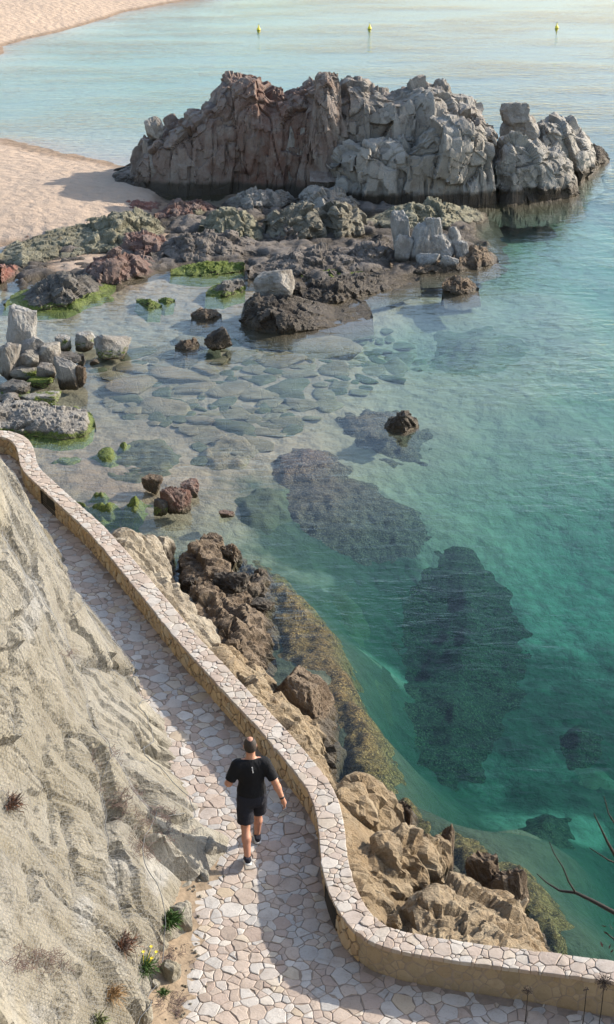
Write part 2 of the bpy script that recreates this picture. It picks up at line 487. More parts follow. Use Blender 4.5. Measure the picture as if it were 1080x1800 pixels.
def ground_mat():
    t = NT('sand_and_seabed'); g = t.n('NewGeometry'); pos = g.outputs['Position']
    z = t.n('SeparateXYZ'); t.link(pos, z.inputs[0]); Z = z.outputs[2]
    n1 = t.noise(pos, .5, 4, .6); n2 = t.noise(pos, 3.5, 5, .65); n3 = t.noise(pos, 30, 3, .6)
    sand = t.mix(n1, (.35, .265, .195), (.41, .315, .24))
    sand = t.mix(t.map(n2, .4, .7, 0, .25), sand, (.28, .21, .152))
    zz = t.math('ADD', Z, t.math('MULTIPLY', t.math('SUBTRACT', n2, .5), .06))
    sand = t.mix(t.map(zz, .16, .04), sand, (.23, .165, .115))
    weed = t.attr('weed')
    bed = t.mix(t.map(n2, .35, .65), (.22, .20, .14), (.15, .135, .092))
    st = t.voro(t.stretch(pos, (0, 0, .4), (1, 1, 1)), .85, 'F1')
    sc = t.n('SeparateColor'); t.link(st.outputs['Color'], sc.inputs[0])
    ston = t.attr('stones')
    bed2 = t.mix(sc.outputs[0], (.055, .045, .03), (.21, .17, .11))
    bed = t.mix(t.math('MULTIPLY', ston, .45), bed, bed2)
    bed = t.mix(t.math('MULTIPLY', t.attr('warm_glare'), .9), bed, t.mix(n2, (.27, .165, .12), (.36, .235, .17)))  # brown bed tint, also painted in for the glare and veil over the water
    wm = t.map(t.math('ADD', weed, t.math('MULTIPLY', t.math('SUBTRACT', t.noise(pos, .7, 5, .65), .5), .6)), .38, .6)
    bed = t.mix(wm, bed, t.mix(n2, (.03, .036, .028), (.075, .085, .05)))
    col = t.mix(t.map(Z, .02, -.12), sand, bed)
    fp = t.voro(pos, 2.2, 'SMOOTH_F1').outputs['Distance']
    h = t.math('ADD', t.math('MULTIPLY', n2, .7), t.math('MULTIPLY', fp, .8))
    nm = t.bump(h, .9, .16); nm = t.bump(n3, .4, .02, nm)
    t.bsdf(col, .95, nm, .15)
    return t.m
M['ground'] = ground_mat()

def sea_mat():
    t = NT('sea_water'); pos = t.n('NewGeometry').outputs['Position']
    a = t.noise(t.stretch(pos, (0, 0, R(-18)), (.8, 1.7, 1)), 1.5, 3, .55, .5)
    b = t.noise(t.stretch(pos, (0, 0, R(25)), (1, 1.5, 1)), 4.2, 3, .5, .3)
    c = t.noise(t.stretch(pos, (0, 0, R(-12)), (.35, 1, 1)), .35, 3, .5)
    h = t.math('ADD', t.math('MULTIPLY', a, 1.0), t.math('MULTIPLY', b, .28))
    d = t.noise(t.stretch(pos, (0, 0, R(-10)), (.5, 1, 1)), .11, 2, .5)
    calm = t.math('MULTIPLY', t.map(c, .35, .65, .5, 1.0), t.map(d, .36, .62, .45, 1.25))
    nm = t.bump(t.math('MULTIPLY', h, calm), .5, .09)
    dt = t.n('VectorMath', operation='DOT_PRODUCT'); t.link(nm, dt.inputs[0]); t.link(t.n('NewGeometry').outputs['Incoming'], dt.inputs[1])
    ca = t.math('SUBTRACT', 1.0, t.math('ABSOLUTE', dt.outputs['Value']), clamp=True)      # Schlick reflectance, alike from both sides
    fres = t.math('ADD', .02, t.math('MULTIPLY', t.math('POWER', ca, 5.0), .98))
    tr = t.n('BsdfTransparent')
    gl = t.n('BsdfGlossy'); gl.inputs['Roughness'].default_value = .04; t.link(nm, gl.inputs['Normal'])
    mx = t.n('MixShader'); t.link(fres, mx.inputs[0]); t.link(tr.outputs[0], mx.inputs[1]); t.link(gl.outputs[0], mx.inputs[2])
    t.link(mx.outputs[0], t.out.inputs['Surface'])
    va = t.n('VolumeAbsorption'); va.inputs['Color'].default_value = (.27, .79, .78, 1); va.inputs['Density'].default_value = .34
    t.link(va.outputs[0], t.out.inputs['Volume'])
    return t.m
M['sea'] = sea_mat()
#--SETTING--
# ================================================================== THE SETTING
# ------------------------------------------------------------------ sand and seabed: one sheet to the horizon
GA = [  # photo x, photo y, height of the ground there (m)
    (0, 82, 0), (60, 65, 0), (140, 45, 0), (220, 22, 0), (330, 0, 0), (-200, 128, 0), (-330, 190, 0), (-200, 232, 0), (430, -22, 0),
    (0, 30, 1.0), (100, 10, .9), (-100, 60, 1.1), (-350, 90, 1.5), (200, -22, 1.1), (330, -35, 1.2), (-500, 200, 1.6), (-300, 320, 1.2),
    (0, 160, -1.0), (-150, 180, -.6), (150, 160, -1.4), (230, 235, -.9), (100, 215, -.7), (300, 60, -3), (400, 100, -4.5), (500, 20, -5), (300, 160, -3),
    (700, 60, -7), (1000, 60, -9), (1100, 200, -9), (800, 120, -8), (560, 100, -6), (1300, 100, -9), (1300, 500, -6), (700, -25, -8),
    (0, 242, 0), (60, 252, 0), (130, 270, 0), (235, 289, 0), (0, 300, .6), (100, 320, .65), (180, 315, .4), (0, 390, .45), (60, 375, .5), (0, 424, .1), (-200, 420, .4),
    (-200, 480, .1), (250, 330, .35), (400, 325, .2), (600, 330, .1), (750, 340, -.2), (860, 340, -1.0), (950, 335, -1.5), (330, 350, -.12), (290, 349, -.08), (380, 352, -.10),
    (600, 260, -1.5), (400, 260, -.5), (800, 260, -3),
    (100, 472, .12), (150, 466, .14), (125, 480, .1), (20, 440, -.06), (30, 500, -.16), (80, 490, -.07), (310, 402, -.16), (320, 390, -.12), (250, 400, .12), (250, 530, -.3), (400, 480, -.28), (330, 480, -.25), (550, 420, .05), (450, 420, .05),
    (600, 475, -.15), (700, 470, -.3), (100, 560, -.35), (-100, 560, -.2), (-100, 700, -.2),
    (300, 570, -.5), (200, 650, -.5), (250, 720, -.55), (80, 720, -.35), (450, 620, -.7), (450, 700, -.75), (350, 800, -.62), (200, 830, -.2), (300, 900, -.25), (80, 800, -.15), (190, 880, -.12), (130, 860, -.12),
    (600, 640, -1.1), (600, 720, -1.1), (560, 800, -.95), (450, 850, -.7), (400, 930, -.6), (550, 900, -1.1), (540, 560, -.8), (680, 560, -1.3),
    (750, 620, -1.7), (800, 480, -1.6), (900, 430, -1.8), (900, 600, -1.5), (1050, 600, -1.8), (1050, 430, -2.4), (800, 750, -1.5), (900, 800, -1.9), (1050, 800, -2.2), (700, 850, -1.6), (720, 740, -1.4),
    (800, 950, -2.4), (1000, 1000, -2.8), (1150, 1100, -3.6), (650, 1000, -1.9), (600, 1090, -1.9), (700, 1200, -3.0), (680, 1330, -2.6), (900, 1250, -3.2), (1050, 1250, -3.6), (900, 1400, -3.6),
    (1050, 1450, -3.6), (800, 1500, -2.6), (1000, 1600, -1.6), (1150, 1700, -5), (900, 1680, -1.0), (1300, 1200, -4), (400, 1000, -.45), (450, 1100, -.35), (520, 1160, -.3), (600, 1400, -1.0), (700, 1560, -1.4), (150, 1000, -1), (0, 1200, -1), (300, 1500, -1.2), (600, 1800, -1.5),
    (500, 1050, -.35), (580, 1130, -.45), (620, 1200, -.5), (655, 1280, -.55), (640, 1335, -.45), (720, 1425, -.6), (820, 1490, -.6), (940, 1560, -.7), (1000, 1650, -.9), (600, 1060, -1.7), (690, 1180, -2.4), (720, 1290, -2.8), (770, 1400, -2.8), (900, 1470, -1.8), (1010, 1530, -2.0), (1070, 1640, -3.0)]
def lie(a, b, c):      # heights under water as they look through it (refraction lifts the bottom)
    return c if c > -.08 else -.08 + (c + .08) * (.32 if b < 900 and a < 700 else (.8 if b > 950 else .6))
ga = np.array([at(a, b, lie(a, b, c)) for a, b, c in GA])
def axis(lo, hi, step, far_lo, far_hi):
    core = np.arange(lo, hi + 1e-6, step)
    g = step * 1.35 ** np.arange(1, 30)
    up = hi + np.cumsum(g); dn = lo - np.cumsum(g)
    return np.r_[dn[dn > far_lo][::-1], core, up[up < far_hi]]
gx = axis(-42, 36, .4, -2500, 2500)
gy = axis(8, 150, .4, -600, 3500)
GX, GY = np.meshgrid(gx, gy, indexing='ij')
q = np.stack([GX.ravel(), GY.ravel()], -1)
qc = np.stack([np.clip(q[:, 0], -46, 44), np.clip(q[:, 1], 10, 160)], -1)
gz = rbf(ga[:, :2], ga[:, 2], qc)
P3 = np.c_[q, q[:, 0] * 0]
under = smooth(-gz, .1, 1.2)
gz = gz + fbm(P3 * .35, 4, 3) * (.04 + .12 * under) + fbm(P3 * 1.6, 3, 9) * (.018 + .03 * under)
def ground_z(xy):
    i = np.clip(np.interp(xy[:, 0], gx, np.arange(len(gx))), 0, len(gx) - 1.001); j = np.clip(np.interp(xy[:, 1], gy, np.arange(len(gy))), 0, len(gy) - 1.001)
    Z_ = gz.reshape(len(gx), len(gy)); a, b = i.astype(int), j.astype(int); u, v = i - a, j - b
    return (Z_[a, b] * (1 - u) + Z_[a + 1, b] * u) * (1 - v) + (Z_[a, b + 1] * (1 - u) + Z_[a + 1, b + 1] * u) * v
# where weed darkens the bottom, and where it is a bed of stones (photo x, y at the bottom, amount)
WA = [(1040, 1690, 1.4), (1090, 1760, 1.4), (960, 1740, 1.3), (880, 1560, 1.1), (1000, 1300, .7), (830, 1400, .8), (950, 1520, 1.2), (780, 1450, 1.0), (1090, 1400, 1.2), (1100, 1250, .8), (540, 1000, .7), (600, 1090, .9), (660, 1200, 1.0), (700, 1300, 1.1), (650, 1000, .8), (690, 1060, .9), (680, 1370, 1.1), (740, 970, .5), (470, 960, .6), (350, 930, .4), (1000, 1000, .28), (1000, 850, .2), (900, 1150, .6), (1030, 1230, .6), (1000, 1420, .9), (1050, 1600, 1.3), (950, 1650, 1.3), (850, 1500, .8), (880, 1430, .25), (1060, 1500, 1.1), (760, 1440, .7), (720, 1330, .8), (650, 1120, .2), (560, 1020, .35),
      (650, 950, .65), (800, 900, .2), (600, 700, .1), (900, 600, .05), (1000, 450, .2), (900, 380, .8), (1000, 380, .5), (300, 700, .1), (300, 880, .3), (450, 500, .15), (60, 760, .3), (700, 100, .5), (300, 150, .15), (1000, 100, .5), (450, 80, .35), (400, 980, .35), (600, 1300, .5), (800, 1250, .5), (940, 1350, .4), (1050, 1350, .2), (700, 480, .3)]
wa = np.array([np.r_[at(a, b, -1.2)[:2], c] for a, b, c in WA])
wa = np.r_[wa, [np.r_[at(a, b, -.5)[:2], 1.0] for a, b in ((610, 1080), (655, 1170), (695, 1250), (725, 1330), (765, 1400), (840, 1470), (900, 1490))]]
weed = np.clip(rbf(wa[:, :2], wa[:, 2], qc), 0, 1)
RA = [(700, 100, .6), (300, 150, .3), (1000, 100, .8), (1000, 300, 1), (900, 500, 1), (1050, 600, 1), (750, 600, 1), (900, 700, .8), (600, 660, .6), (700, 760, .8), (1000, 780, .5), (850, 850, .3), (1000, 950, .0), (700, 950, .4), (400, 700, .4), (1000, 1200, 0), (800, 1300, 0), (1050, 1500, 0), (200, 600, .3), (450, 900, .4)]  # where the bed turns reddish brown, standing in for flare and sky glare
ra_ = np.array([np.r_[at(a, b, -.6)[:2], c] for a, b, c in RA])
warm_glare = np.clip(rbf(ra_[:, :2], ra_[:, 2], qc), 0, 1)
cen = at(380, 740, -.6)[:2]
stones = smooth(-np.hypot((q[:, 0] - cen[0]) / 7.5, (q[:, 1] - cen[1]) / 11), -1.2, -.5)
o = mk('beach_and_seabed', np.c_[q, gz], gridfaces(len(gx), len(gy)), M['ground'], attrs={'weed': weed, 'stones': stones, 'warm_glare': warm_glare}, origin=(0, 60, 0))
tag(o, kind='structure')
# ------------------------------------------------------------------ sea: a closed body of water
mb = MB()
mb.box((0, 1400, -10), (5000, 0, 0), (0, 4000, 0), (0, 0, 20))
o = mb.build('sea', M['sea'], origin=(0, 60, 0)); tag(o, kind='structure')

# ------------------------------------------------------------------ wall line
INN = [(-190, 790), (-120, 768), (-60, 760), (0, 766), (17, 770), (28, 780), (34, 795), (36, 813), (43, 829), (67, 851), (94, 876), (125, 904), (155, 931), (194, 976), (235, 1027), (272, 1072), (313, 1124), (358, 1173), (402, 1222), (452, 1274), (491, 1319), (527, 1363), (548, 1394), (558, 1424), (563, 1458), (566, 1494), (569, 1526), (576, 1553), (588, 1583), (604, 1611), (626, 1638), (656, 1657), (696, 1669), (750, 1679), (800, 1687), (844, 1693), (891, 1699), (947, 1706), (988, 1711), (1038, 1718), (1080, 1724), (1160, 1735), (1280, 1750)]
inn = np.array(INN, float)
hz = np.interp(np.arange(len(inn)), [0, 10, 20, 30, 36, 40, 42], [.38, .38, .41, .44, .47, .53, .55])
W3 = np.array([at(a, b, ZP + h) for (a, b), h in zip(inn, hz)])
for _ in range(2):                                   # Chaikin smoothing
    A = .75 * W3[:-1] + .25 * W3[1:]; B = .25 * W3[:-1] + .75 * W3[1:]
    W3 = np.r_[W3[:1], np.stack([A, B], 1).reshape(-1, 3), W3[-1:]]
sl_ = np.r_[0, np.cumsum(np.linalg.norm(np.diff(W3[:, :2], axis=0), axis=1))]
L = sl_[-1]
ss = np.linspace(0, L, int(L / .05))
wx, wy, wh = (np.interp(ss, sl_, W3[:, k]) for k in range(3))
wh = wh - ZP
ker = np.ones(7) / 7
def sm1(a): return np.convolve(np.pad(a, 3, mode='reflect', reflect_type='odd'), ker, 'valid')
wx, wy = sm1(wx), sm1(wy)
tx, ty = np.gradient(wx), np.gradient(wy)
tl = np.hypot(tx, ty); tx /= tl; ty /= tl
nx, ny = -ty, tx                                      # turned to face the sea below
if nx[len(nx) // 2] < 0: nx, ny = -nx, -ny
WW = .29
def wall_pt(s, t, z):
    s = np.asarray(s, float)
    f = lambda a: np.interp(s, ss, a)
    return np.stack([f(wx) + f(nx) * t, f(wy) + f(ny) * t, np.broadcast_to(z, s.shape) * 1.0], -1)
def wall_h(s): return np.interp(s, ss, wh)
def s_of(px, py, z):
    p = at(px, py, z)
    return ss[np.argmin((wx - p[0]) ** 2 + (wy - p[1]) ** 2)]
# ------------------------------------------------------------------ crazy-paving pieces
def power_cells(pts, rad, box, gap, rgen):
    """convex cells of a weighted diagram, each shrunk by the joint"""
    out = []
    n = len(pts)
    for i in range(n):
        p = pts[i]
        d2 = ((pts - p) ** 2).sum(1)
        near = np.argsort(d2)[1:26]
        poly = [np.array(c, float) for c in ((box[0], box[1]), (box[2], box[1]), (box[2], box[3]), (box[0], box[3]))]
        for j in near:
            e = pts[j] - p; L_ = math.sqrt(d2[j])
            if L_ < 1e-9: continue
            e = e / L_
            lim = (d2[j] + rad[i] ** 2 - rad[j] ** 2) / (2 * L_) - gap * rgen.uniform(.6, 1.5)
            new = []
            for a, b in zip(poly, poly[1:] + poly[:1]):
                da, db = (a - p) @ e - lim, (b - p) @ e - lim
                if da <= 0: new.append(a)
                if (da < 0) != (db < 0) and abs(da - db) > 1e-12: new.append(a + (b - a) * (da / (da - db)))
            poly = new
            if len(poly) < 3: break
        if len(poly) >= 3: out.append((i, np.array(poly)))
    return out
def tidy(poly, rgen, jit=.012):
    """merge tiny edges, split long ones and roughen the outline"""
    pts = []
    for a, b in zip(poly, np.roll(poly, -1, 0)):
        if np.linalg.norm(b - a) < .02: continue
        pts.append(a + (b - a) * .05)
        l = np.linalg.norm(b - a)
        if l > .12: pts.append((a + b) / 2 + rgen.normal(0, jit, 2))
        pts.append(b - (b - a) * .05)
    return np.array(pts)
def scatter(n_try, box, rmin, rmax, rgen, inside=None, aniso=1.0, pack=.52):
    P_, R_ = [], []
    cell = {}
    for _ in range(n_try):
        p = np.array([rgen.uniform(box[0], box[2]), rgen.uniform(box[1], box[3])])
        r = rmin + (rmax - rmin) * rgen.random() ** 1.8
        if inside is not None and not inside(p): continue
        k = (int(p[0] // rmax), int(p[1] // rmax)); ok = True
        for a in range(-2, 3):
            for b in range(-2, 3):
                for (q_, rq) in cell.get((k[0] + a, k[1] + b), ()):
                    dx, dy = (p - q_)
                    if dx * dx + dy * dy * aniso < ((r + rq) * pack) ** 2: ok = False; break
                if not ok: break
            if not ok: break
        if ok:
            cell.setdefault(k, []).append((p, r)); P_.append(p); R_.append(r)
    return np.array(P_), np.array(R_)
def slab(poly2, mapf, thick, rgen, tilt=.006, bev=.005):
    """a flat stone: mapf turns (a, b, height) into a place"""
    n = len(poly2); c = poly2.mean(0)
    g = rgen.normal(0, tilt, 2); up = rgen.normal(0, tilt * .7)
    ins = c + (poly2 - c) * (1 - bev * 2 / max(.05, np.linalg.norm(poly2 - c, axis=1).mean()))
    def zz(pp, h): return h + up + (pp - c) @ g / .15
    V = np.concatenate([mapf(poly2, np.full(n, -.03)), mapf(poly2, zz(poly2, thick - .004)), mapf(ins, zz(ins, thick)), mapf(c[None], np.array([thick + up + .002]))])
    Fc = []
    for k in range(n):
        j = (k + 1) % n
        Fc += [(k, j, n + j, n + k), (n + k, n + j, 2 * n + j, 2 * n + k), (2 * n + k, 2 * n + j, 3 * n)]
    return V, Fc
def lay(stones_, name, mat, parent, limit, flip=False):
    """the `limit` largest in view as parts, the rest as one part"""
    rest = MB(); rr = []
    for k, (V, Fc, rnd) in enumerate(stones_):
        if flip: Fc = [f[::-1] for f in Fc]
        if k < limit:
            mk(name, V, Fc, mat, parent, origin=V[-1], sm=False, attrs={'rnd': np.full(len(V), rnd)})
        else:
            rest.add(V, Fc); rr.append(np.full(len(V), rnd))
    if rr:
        o = mk(name + 's_beyond', np.concatenate(rest.v), rest.f, mat, parent, sm=False, attrs={'rnd': np.concatenate(rr)})
        o['kind'] = 'stuff'
def project(p):
    x, y, z = p[..., 0], p[..., 1], p[..., 2] - CZ
    dep = y * CP - z * SP
    return 540 + F * x / dep, 900 - F * (y * SP + z * CP) / dep, dep

# ------------------------------------------------------------------ path
lo = wall_pt(ss, .1, ZP); far = wall_pt(ss, -3.6, ZP)
path = mk('stone_path', np.stack([lo, far], 1).reshape(-1, 3), gridfaces(len(ss), 2), M['joint'], sm=False, origin=(-.7, 14.7, ZP))
tag(path, kind='structure')
BASE = [(-240, 640), (-80, 720), (0, 812), (30, 850), (60, 900), (85, 950), (118, 1000), (140, 1060), (152, 1110), (190, 1143), (232, 1178), (258, 1240), (288, 1310), (310, 1350), (336, 1420), (378, 1478), (374, 1505), (345, 1545), (322, 1590), (308, 1650), (285, 1720), (262, 1800), (240, 1900), (220, 2050)]
bw = np.array([at(a, b, ZP)[:2] for a, b in BASE])
rg = np.random.default_rng(11)
wl = np.stack([wx, wy], -1)
def path_in(p):
    d = p - wl; k = np.argmin((d ** 2).sum(1))
    t = d[k] @ np.array([nx[k], ny[k]])
    if t > .08 or t < -3.4: return False
    xb = np.interp(-p[1], -bw[:, 1], bw[:, 0])
    if p[0] < xb - .25: return False
    u, v, _ = project(np.array([p[0], p[1], ZP]))
    return -30 < u < 1120 and v < 1840
pp, pr = scatter(40000, (-7, 11.2, 4, 29), .046, .150, rg, path_in, .8)
# verge line: paving stops short of the cliff near the camera
VERGE = np.array([at(a, b, ZP)[:2] for a, b in [(385, 1500), (372, 1545), (345, 1570), (335, 1620), (342, 1660), (330, 1700), (338, 1730), (322, 1760), (312, 1800), (300, 1850)]])
st = []
pcs = power_cells(pp, pr, (-8, 10, 6, 31), .0038, rg)
for i, poly in pcs:
    if np.linalg.norm(poly - pp[i], axis=1).max() > .42: continue
    if pp[i][1] < VERGE[0, 1] and pp[i][0] < np.interp(-pp[i][1], -VERGE[:, 1], VERGE[:, 0]): continue
    pl = tidy(poly, rg)
    if len(pl) < 4: continue
    a_ = np.cross(np.r_[pl[1] - pl[0], 0], np.r_[pl[2] - pl[0], 0])[2]
    V, Fc = slab(pl, lambda xy, h: np.c_[xy, ZP + h], .008, rg, .004)
    dep = project(V[-1])[2]
    st.append((V, Fc, rg.random(), np.ptp(pl[:, 0]) * np.ptp(pl[:, 1]) / dep ** 3))
st.sort(key=lambda a: -a[3])
lay([a[:3] for a in st], 'paving_stone', M['paving'], path, 300)
print('paving', len(st))

# ------------------------------------------------------------------ parapet wall
wall = empty('parapet_wall', wall_pt(L * .5, WW / 2, ZP))
tag(wall, 'low curving rubble-stone parapet wall with flat cap stones along the path', 'wall')
g0, g1 = s_of(68, 852, ZP + .4), s_of(93, 876, ZP + .4)
g2, g3 = s_of(569, 1530, ZP + .42), s_of(590, 1587, ZP + .42)
sec = [(.03, -3.2), (.03, -.035), (WW - .02, -.035), (WW - .0, -3.2)]
rows = []
for (t, dz) in sec:
    tt = np.full(len(ss), t)
    for (a, b) in ((g0, g1), (g2, g3)):
        if t < .1: tt = np.where((ss > a) & (ss < b), .11, tt)
    p = np.stack([wx + nx * tt, wy + ny * tt, ZP + (wh + dz if dz > -1 else dz + 0 * wh)], -1)
    rows.append(p)
core = mk('mortar_core', np.stack(rows, 1).reshape(-1, 3), gridfaces(len(ss), 4), M['mortar'], wall, sm=False)
# cap stones
cp, cr = scatter(9000, (0, -.018, L, WW + .015), .05, .135, rg)
caps = []
for i, poly in power_cells(cp, cr, (0, -.018, L, WW + .015), .003, rg):
    if np.linalg.norm(poly - cp[i], axis=1).max() > .5: continue
    pl = tidy(poly, rg, .008)
    if len(pl) < 4: continue
    V, Fc = slab(pl, lambda st_, h: wall_pt(st_[:, 0], st_[:, 1], ZP + wall_h(st_[:, 0]) - .018 + h), .020, rg, .005, .004)
    u, v, dep = project(V[-1])
    if u < -60 or u > 1150: continue
    caps.append((V, Fc, rg.random(), np.ptp(pl[:, 0]) * np.ptp(pl[:, 1]) / dep ** 2))
caps.sort(key=lambda a: -a[3])
lay([a[:3] for a in caps], 'cap_stone', M['cap'], wall, 300, flip=True)
print('caps', len(caps))
# face stones on the path side
HM = .40
fp_, fr_ = scatter(9000, (0, .0, L, HM), .055, .135, rg, None, .7)
s_bend = s_of(626, 1638, ZP + .44)
faces_, rends_ = [], []
for i, poly in power_cells(fp_, fr_, (0, 0, L, HM), .007, rg):
    s0 = fp_[i][0]
    if np.linalg.norm(poly - fp_[i], axis=1).max() > .5: continue
    if any(a - .02 < poly[:, 0].max() and poly[:, 0].min() < b + .02 for a, b in ((g0, g1), (g2, g3))): 
        if any(a + .02 < s0 < b - .02 for a, b in ((g0, g1), (g2, g3))): continue
        for a, b in ((g0, g1), (g2, g3)):
            poly[:, 0] = np.where((poly[:, 0] > a) & (poly[:, 0] < b), a if s0 < (a + b) / 2 else b, poly[:, 0])
    pl = tidy(poly, rg, .006)
    if len(pl) < 4: continue
    th = .026 if s0 < s_bend else .005
    if s0 >= s_bend: pl = pl.mean(0) + (pl - pl.mean(0)) * 1.02
    V, Fc = slab(pl, lambda st_, h: wall_pt(st_[:, 0], .03 - h, ZP + st_[:, 1] / HM * (wall_h(st_[:, 0]) - .02)), th, rg, .008 if s0 < s_bend else .002, .012)
    u, v, dep = project(V[-1])
    if u < -60 or u > 1150: continue
    (faces_ if s0 < s_bend else rends_).append((V, Fc, rg.random(), np.ptp(pl[:, 0]) * np.ptp(pl[:, 1]) / dep ** 2))
faces_.sort(key=lambda a: -a[3])
lay([a[:3] for a in faces_], 'face_stone', M['face'], wall, 300, flip=True)
lay([a[:3] for a in rends_], 'rendered_face_stone', M['render'], wall, 150, flip=True)
print('faces', len(faces_), len(rends_))
for a, b in ((g0, g1), (g2, g3)):
    m_ = (a + b) / 2
    fb = MB(); H_ = float(wall_h(m_)) - .05
    for z in (.012, H_):
        fb.tube(wall_pt(np.linspace(a, b, 6), .02, ZP + z), .014, 4)
    for s_ in (a + .01, b - .01):
        fb.tube(wall_pt(np.array([s_, s_]), .02, np.array([ZP, ZP + H_])), .016, 4)
    gr = fb.build('drain_grate', M['iron'], wall)
    for k in range(6):
        bb = MB(); z = ZP + .05 + k * (H_ - .09) / 5
        bb.tube(wall_pt(np.linspace(a, b, 6), .025, z), .011, 4)
        bb.build('bar', M['iron'], gr)
    pb = MB(); pb.add(np.concatenate([wall_pt(np.array([a, b]), .10, ZP), wall_pt(np.array([b, a]), .10, ZP + H_)]), [(0, 1, 2, 3)])
    pb.build('recess', M['iron'], gr)

# ------------------------------------------------------------------ cliff (offset w outwards over length s and height h)
E_ = np.array([-.252, .968]); N_ = np.array([.968, .252])
bs, bo = bw @ E_, bw @ N_
od = np.argsort(bs); bs, bo = bs[od], bo[od]
def cliff_w(S, H):
    w0 = np.interp(S, bs, bo)
    ws = sum(np.interp(S + d, bs, bo) for d in np.linspace(-1.1, 1.1, 9)) / 9
    k = np.clip(H / 1.8, 0, 1)
    w = w0 * (1 - k) + ws * k
    apron = smooth(S, 14.3, 15.2) * (1 - smooth(S, 17.4, 18.4))
    g_st = .42 * H + .05 * np.sqrt(np.maximum(H, 0) + .01)
    g_ap = np.where(H < 1.0, .85 * H, .85 + .30 * (H - 1.0))
    g = g_st * (1 - apron) + g_ap * apron
    w = w - g
    P = np.stack([S, H * .0 + 3.3, H], -1)
    w = w + .13 * vnoise(P * np.array([.7, 1, .22]), 41) * smooth(H, 0, .8)
    P2 = np.stack([S + .08 * H, H * 0, H], -1)
    w = w + .03 * fbm(P2 * np.array([1.3, 1, .5]), 2, 43) * smooth(H, -.2, .5)
    # ledges and steps
    for (s0, h0, ws_, amp, wid) in [(15.9, 1.0, .9, .34, .14), (16.9, 1.55, .8, .30, .12), (18.9, 1.1, .7, .25, .10), (15.2, .55, .5, .2, .1), (14.1, 2.2, 1.2, .22, .25), (12.6, 1.6, .9, .18, .2), (19.8, 2.6, 1.3, .2, .2)]:
        e = np.exp(-((S - s0) / ws_) ** 2)
        hh = H - h0 - .25 * (S - s0) * .6
        w = w - .7 * amp * e * smooth(hh, -wid, wid) + .7 * amp * e * smooth(hh, wid, 1.4) * .6
    return w
def cliff_pt(S, H, off=0.0):
    w = cliff_w(S, H) + off
    return np.stack([S * E_[0] + w * N_[0], S * E_[1] + w * N_[1], ZP + H], -1)
sv = np.r_[np.arange(7.5, 12, .07), np.arange(12, 22, .035), np.arange(22, 33, .08)]
hv = np.r_[-1.2, -.6, np.arange(-.3, 4.6, .035), np.arange(4.6, 8, .12)]
S_, H_ = np.meshgrid(sv, hv, indexing='ij')
P = cliff_pt(S_, H_)
Q = np.stack([S_ + .10 * H_, S_ * 0, H_], -1)
d1, c1, r1 = joints(Q, 1.0, 51, (.75, 9, 2.6), .06)
d2, c2, r2 = joints(Q, .34, 52, (.55, 9, 2.0), .1, 0, .2)
fo = fbm(np.stack([(S_ + .10 * H_) * 8, S_ * 0, H_ * .9], -1), 4, 55)
crk = np.clip(1 - np.abs(fbm(np.stack([(S_ + .10 * H_) * 1.5, S_ * 0 + 4, H_ * .22], -1), 3, 61)) / .06, 0, 1) * smooth(vnoise(Q * .9 + 5, 62), -.1, .2)
dF, cF, rF = fracture(Q * np.array([1, 0, 1]), 1.25, 57, (.8, 1, 1.7), .1)
iso = fbm(np.stack([S_ * 5, S_ * 0, H_ * 5], -1), 5, 66, .6)
disp = .10 * dF - .03 * cF + .11 * d1 - .05 * c1 + .028 * d2 - .018 * c2 + .010 * fo + .010 * iso + .006 * ridged(Q * np.array([6, 1, 3]), 4, 68) - .16 * crk
P = P + disp[..., None] * np.array([N_[0] * .86, N_[1] * .86, .4])
pu, pv, _ = project(P)
pale = np.zeros(S_.shape)                              # chalky bleached patches where the photo shows them
for (a, b, ra, rb) in ((55, 1060, 26, 75), (205, 1545, 34, 60), (280, 1520, 30, 60), (150, 1600, 16, 40), (75, 1780, 40, 25)):
    pale = np.maximum(pale, np.exp(-((pu - a) / ra) ** 2 - ((pv - b) / rb) ** 2))
for line, dep_, wid_ in [([(28, 1206), (30, 1240), (33, 1285)], .10, 3.5), ([(109, 1272), (118, 1300), (132, 1342)], .11, 4), ([(80, 1362), (90, 1420), (97, 1484)], .10, 3), ([(107, 1420), (120, 1465), (131, 1495), (140, 1552)], .14, 4), ([(53, 1540), (54, 1570), (56, 1604)], .08, 3), ([(83, 1296), (84, 1320), (87, 1348)], .08, 3),
        ([(150, 1285), (172, 1320), (190, 1365), (196, 1440), (207, 1510), (222, 1600)], .22, 7), ([(150, 1165), (185, 1172), (235, 1182)], .16, 5), ([(20, 1090), (26, 1130), (24, 1180)], .10, 4), ([(12, 930), (40, 985), (60, 1010)], .14, 6), ([(240, 1385), (275, 1420), (330, 1445)], .18, 6), ([(60, 1680), (90, 1700), (110, 1760)], .12, 5)]:
    wq = np.stack([pu + 5 * fbm(Q * 4, 3, 71), pv + 5 * fbm(Q * 4, 3, 72)], -1).reshape(-1, 2)
    dm = np.full(len(wq), 1e9)
    for a, b in zip(np.array(line[:-1], float), np.array(line[1:], float)):
        e = b - a; t = np.clip(((wq - a) @ e) / (e @ e), 0, 1); dm = np.minimum(dm, np.hypot(*(wq - a - t[:, None] * e).T))
    P = P - (dep_ * np.exp(-(dm / wid_) ** 2)).reshape(S_.shape)[..., None] * np.array([N_[0] * .86, N_[1] * .86, .4])
pale = smooth(pale + .25 * fbm(Q * 3, 3, 78), .35, .8)
cliff = mk('rock_cliff', P.reshape(-1, 3), gridfaces(*S_.shape)[:, ::-1], M['cliff'], sm=False, attrs={'rnd': (.55 * r1 + .45 * r2).ravel(), 'zone': pale.ravel()}, origin=(-2, 15, ZP))
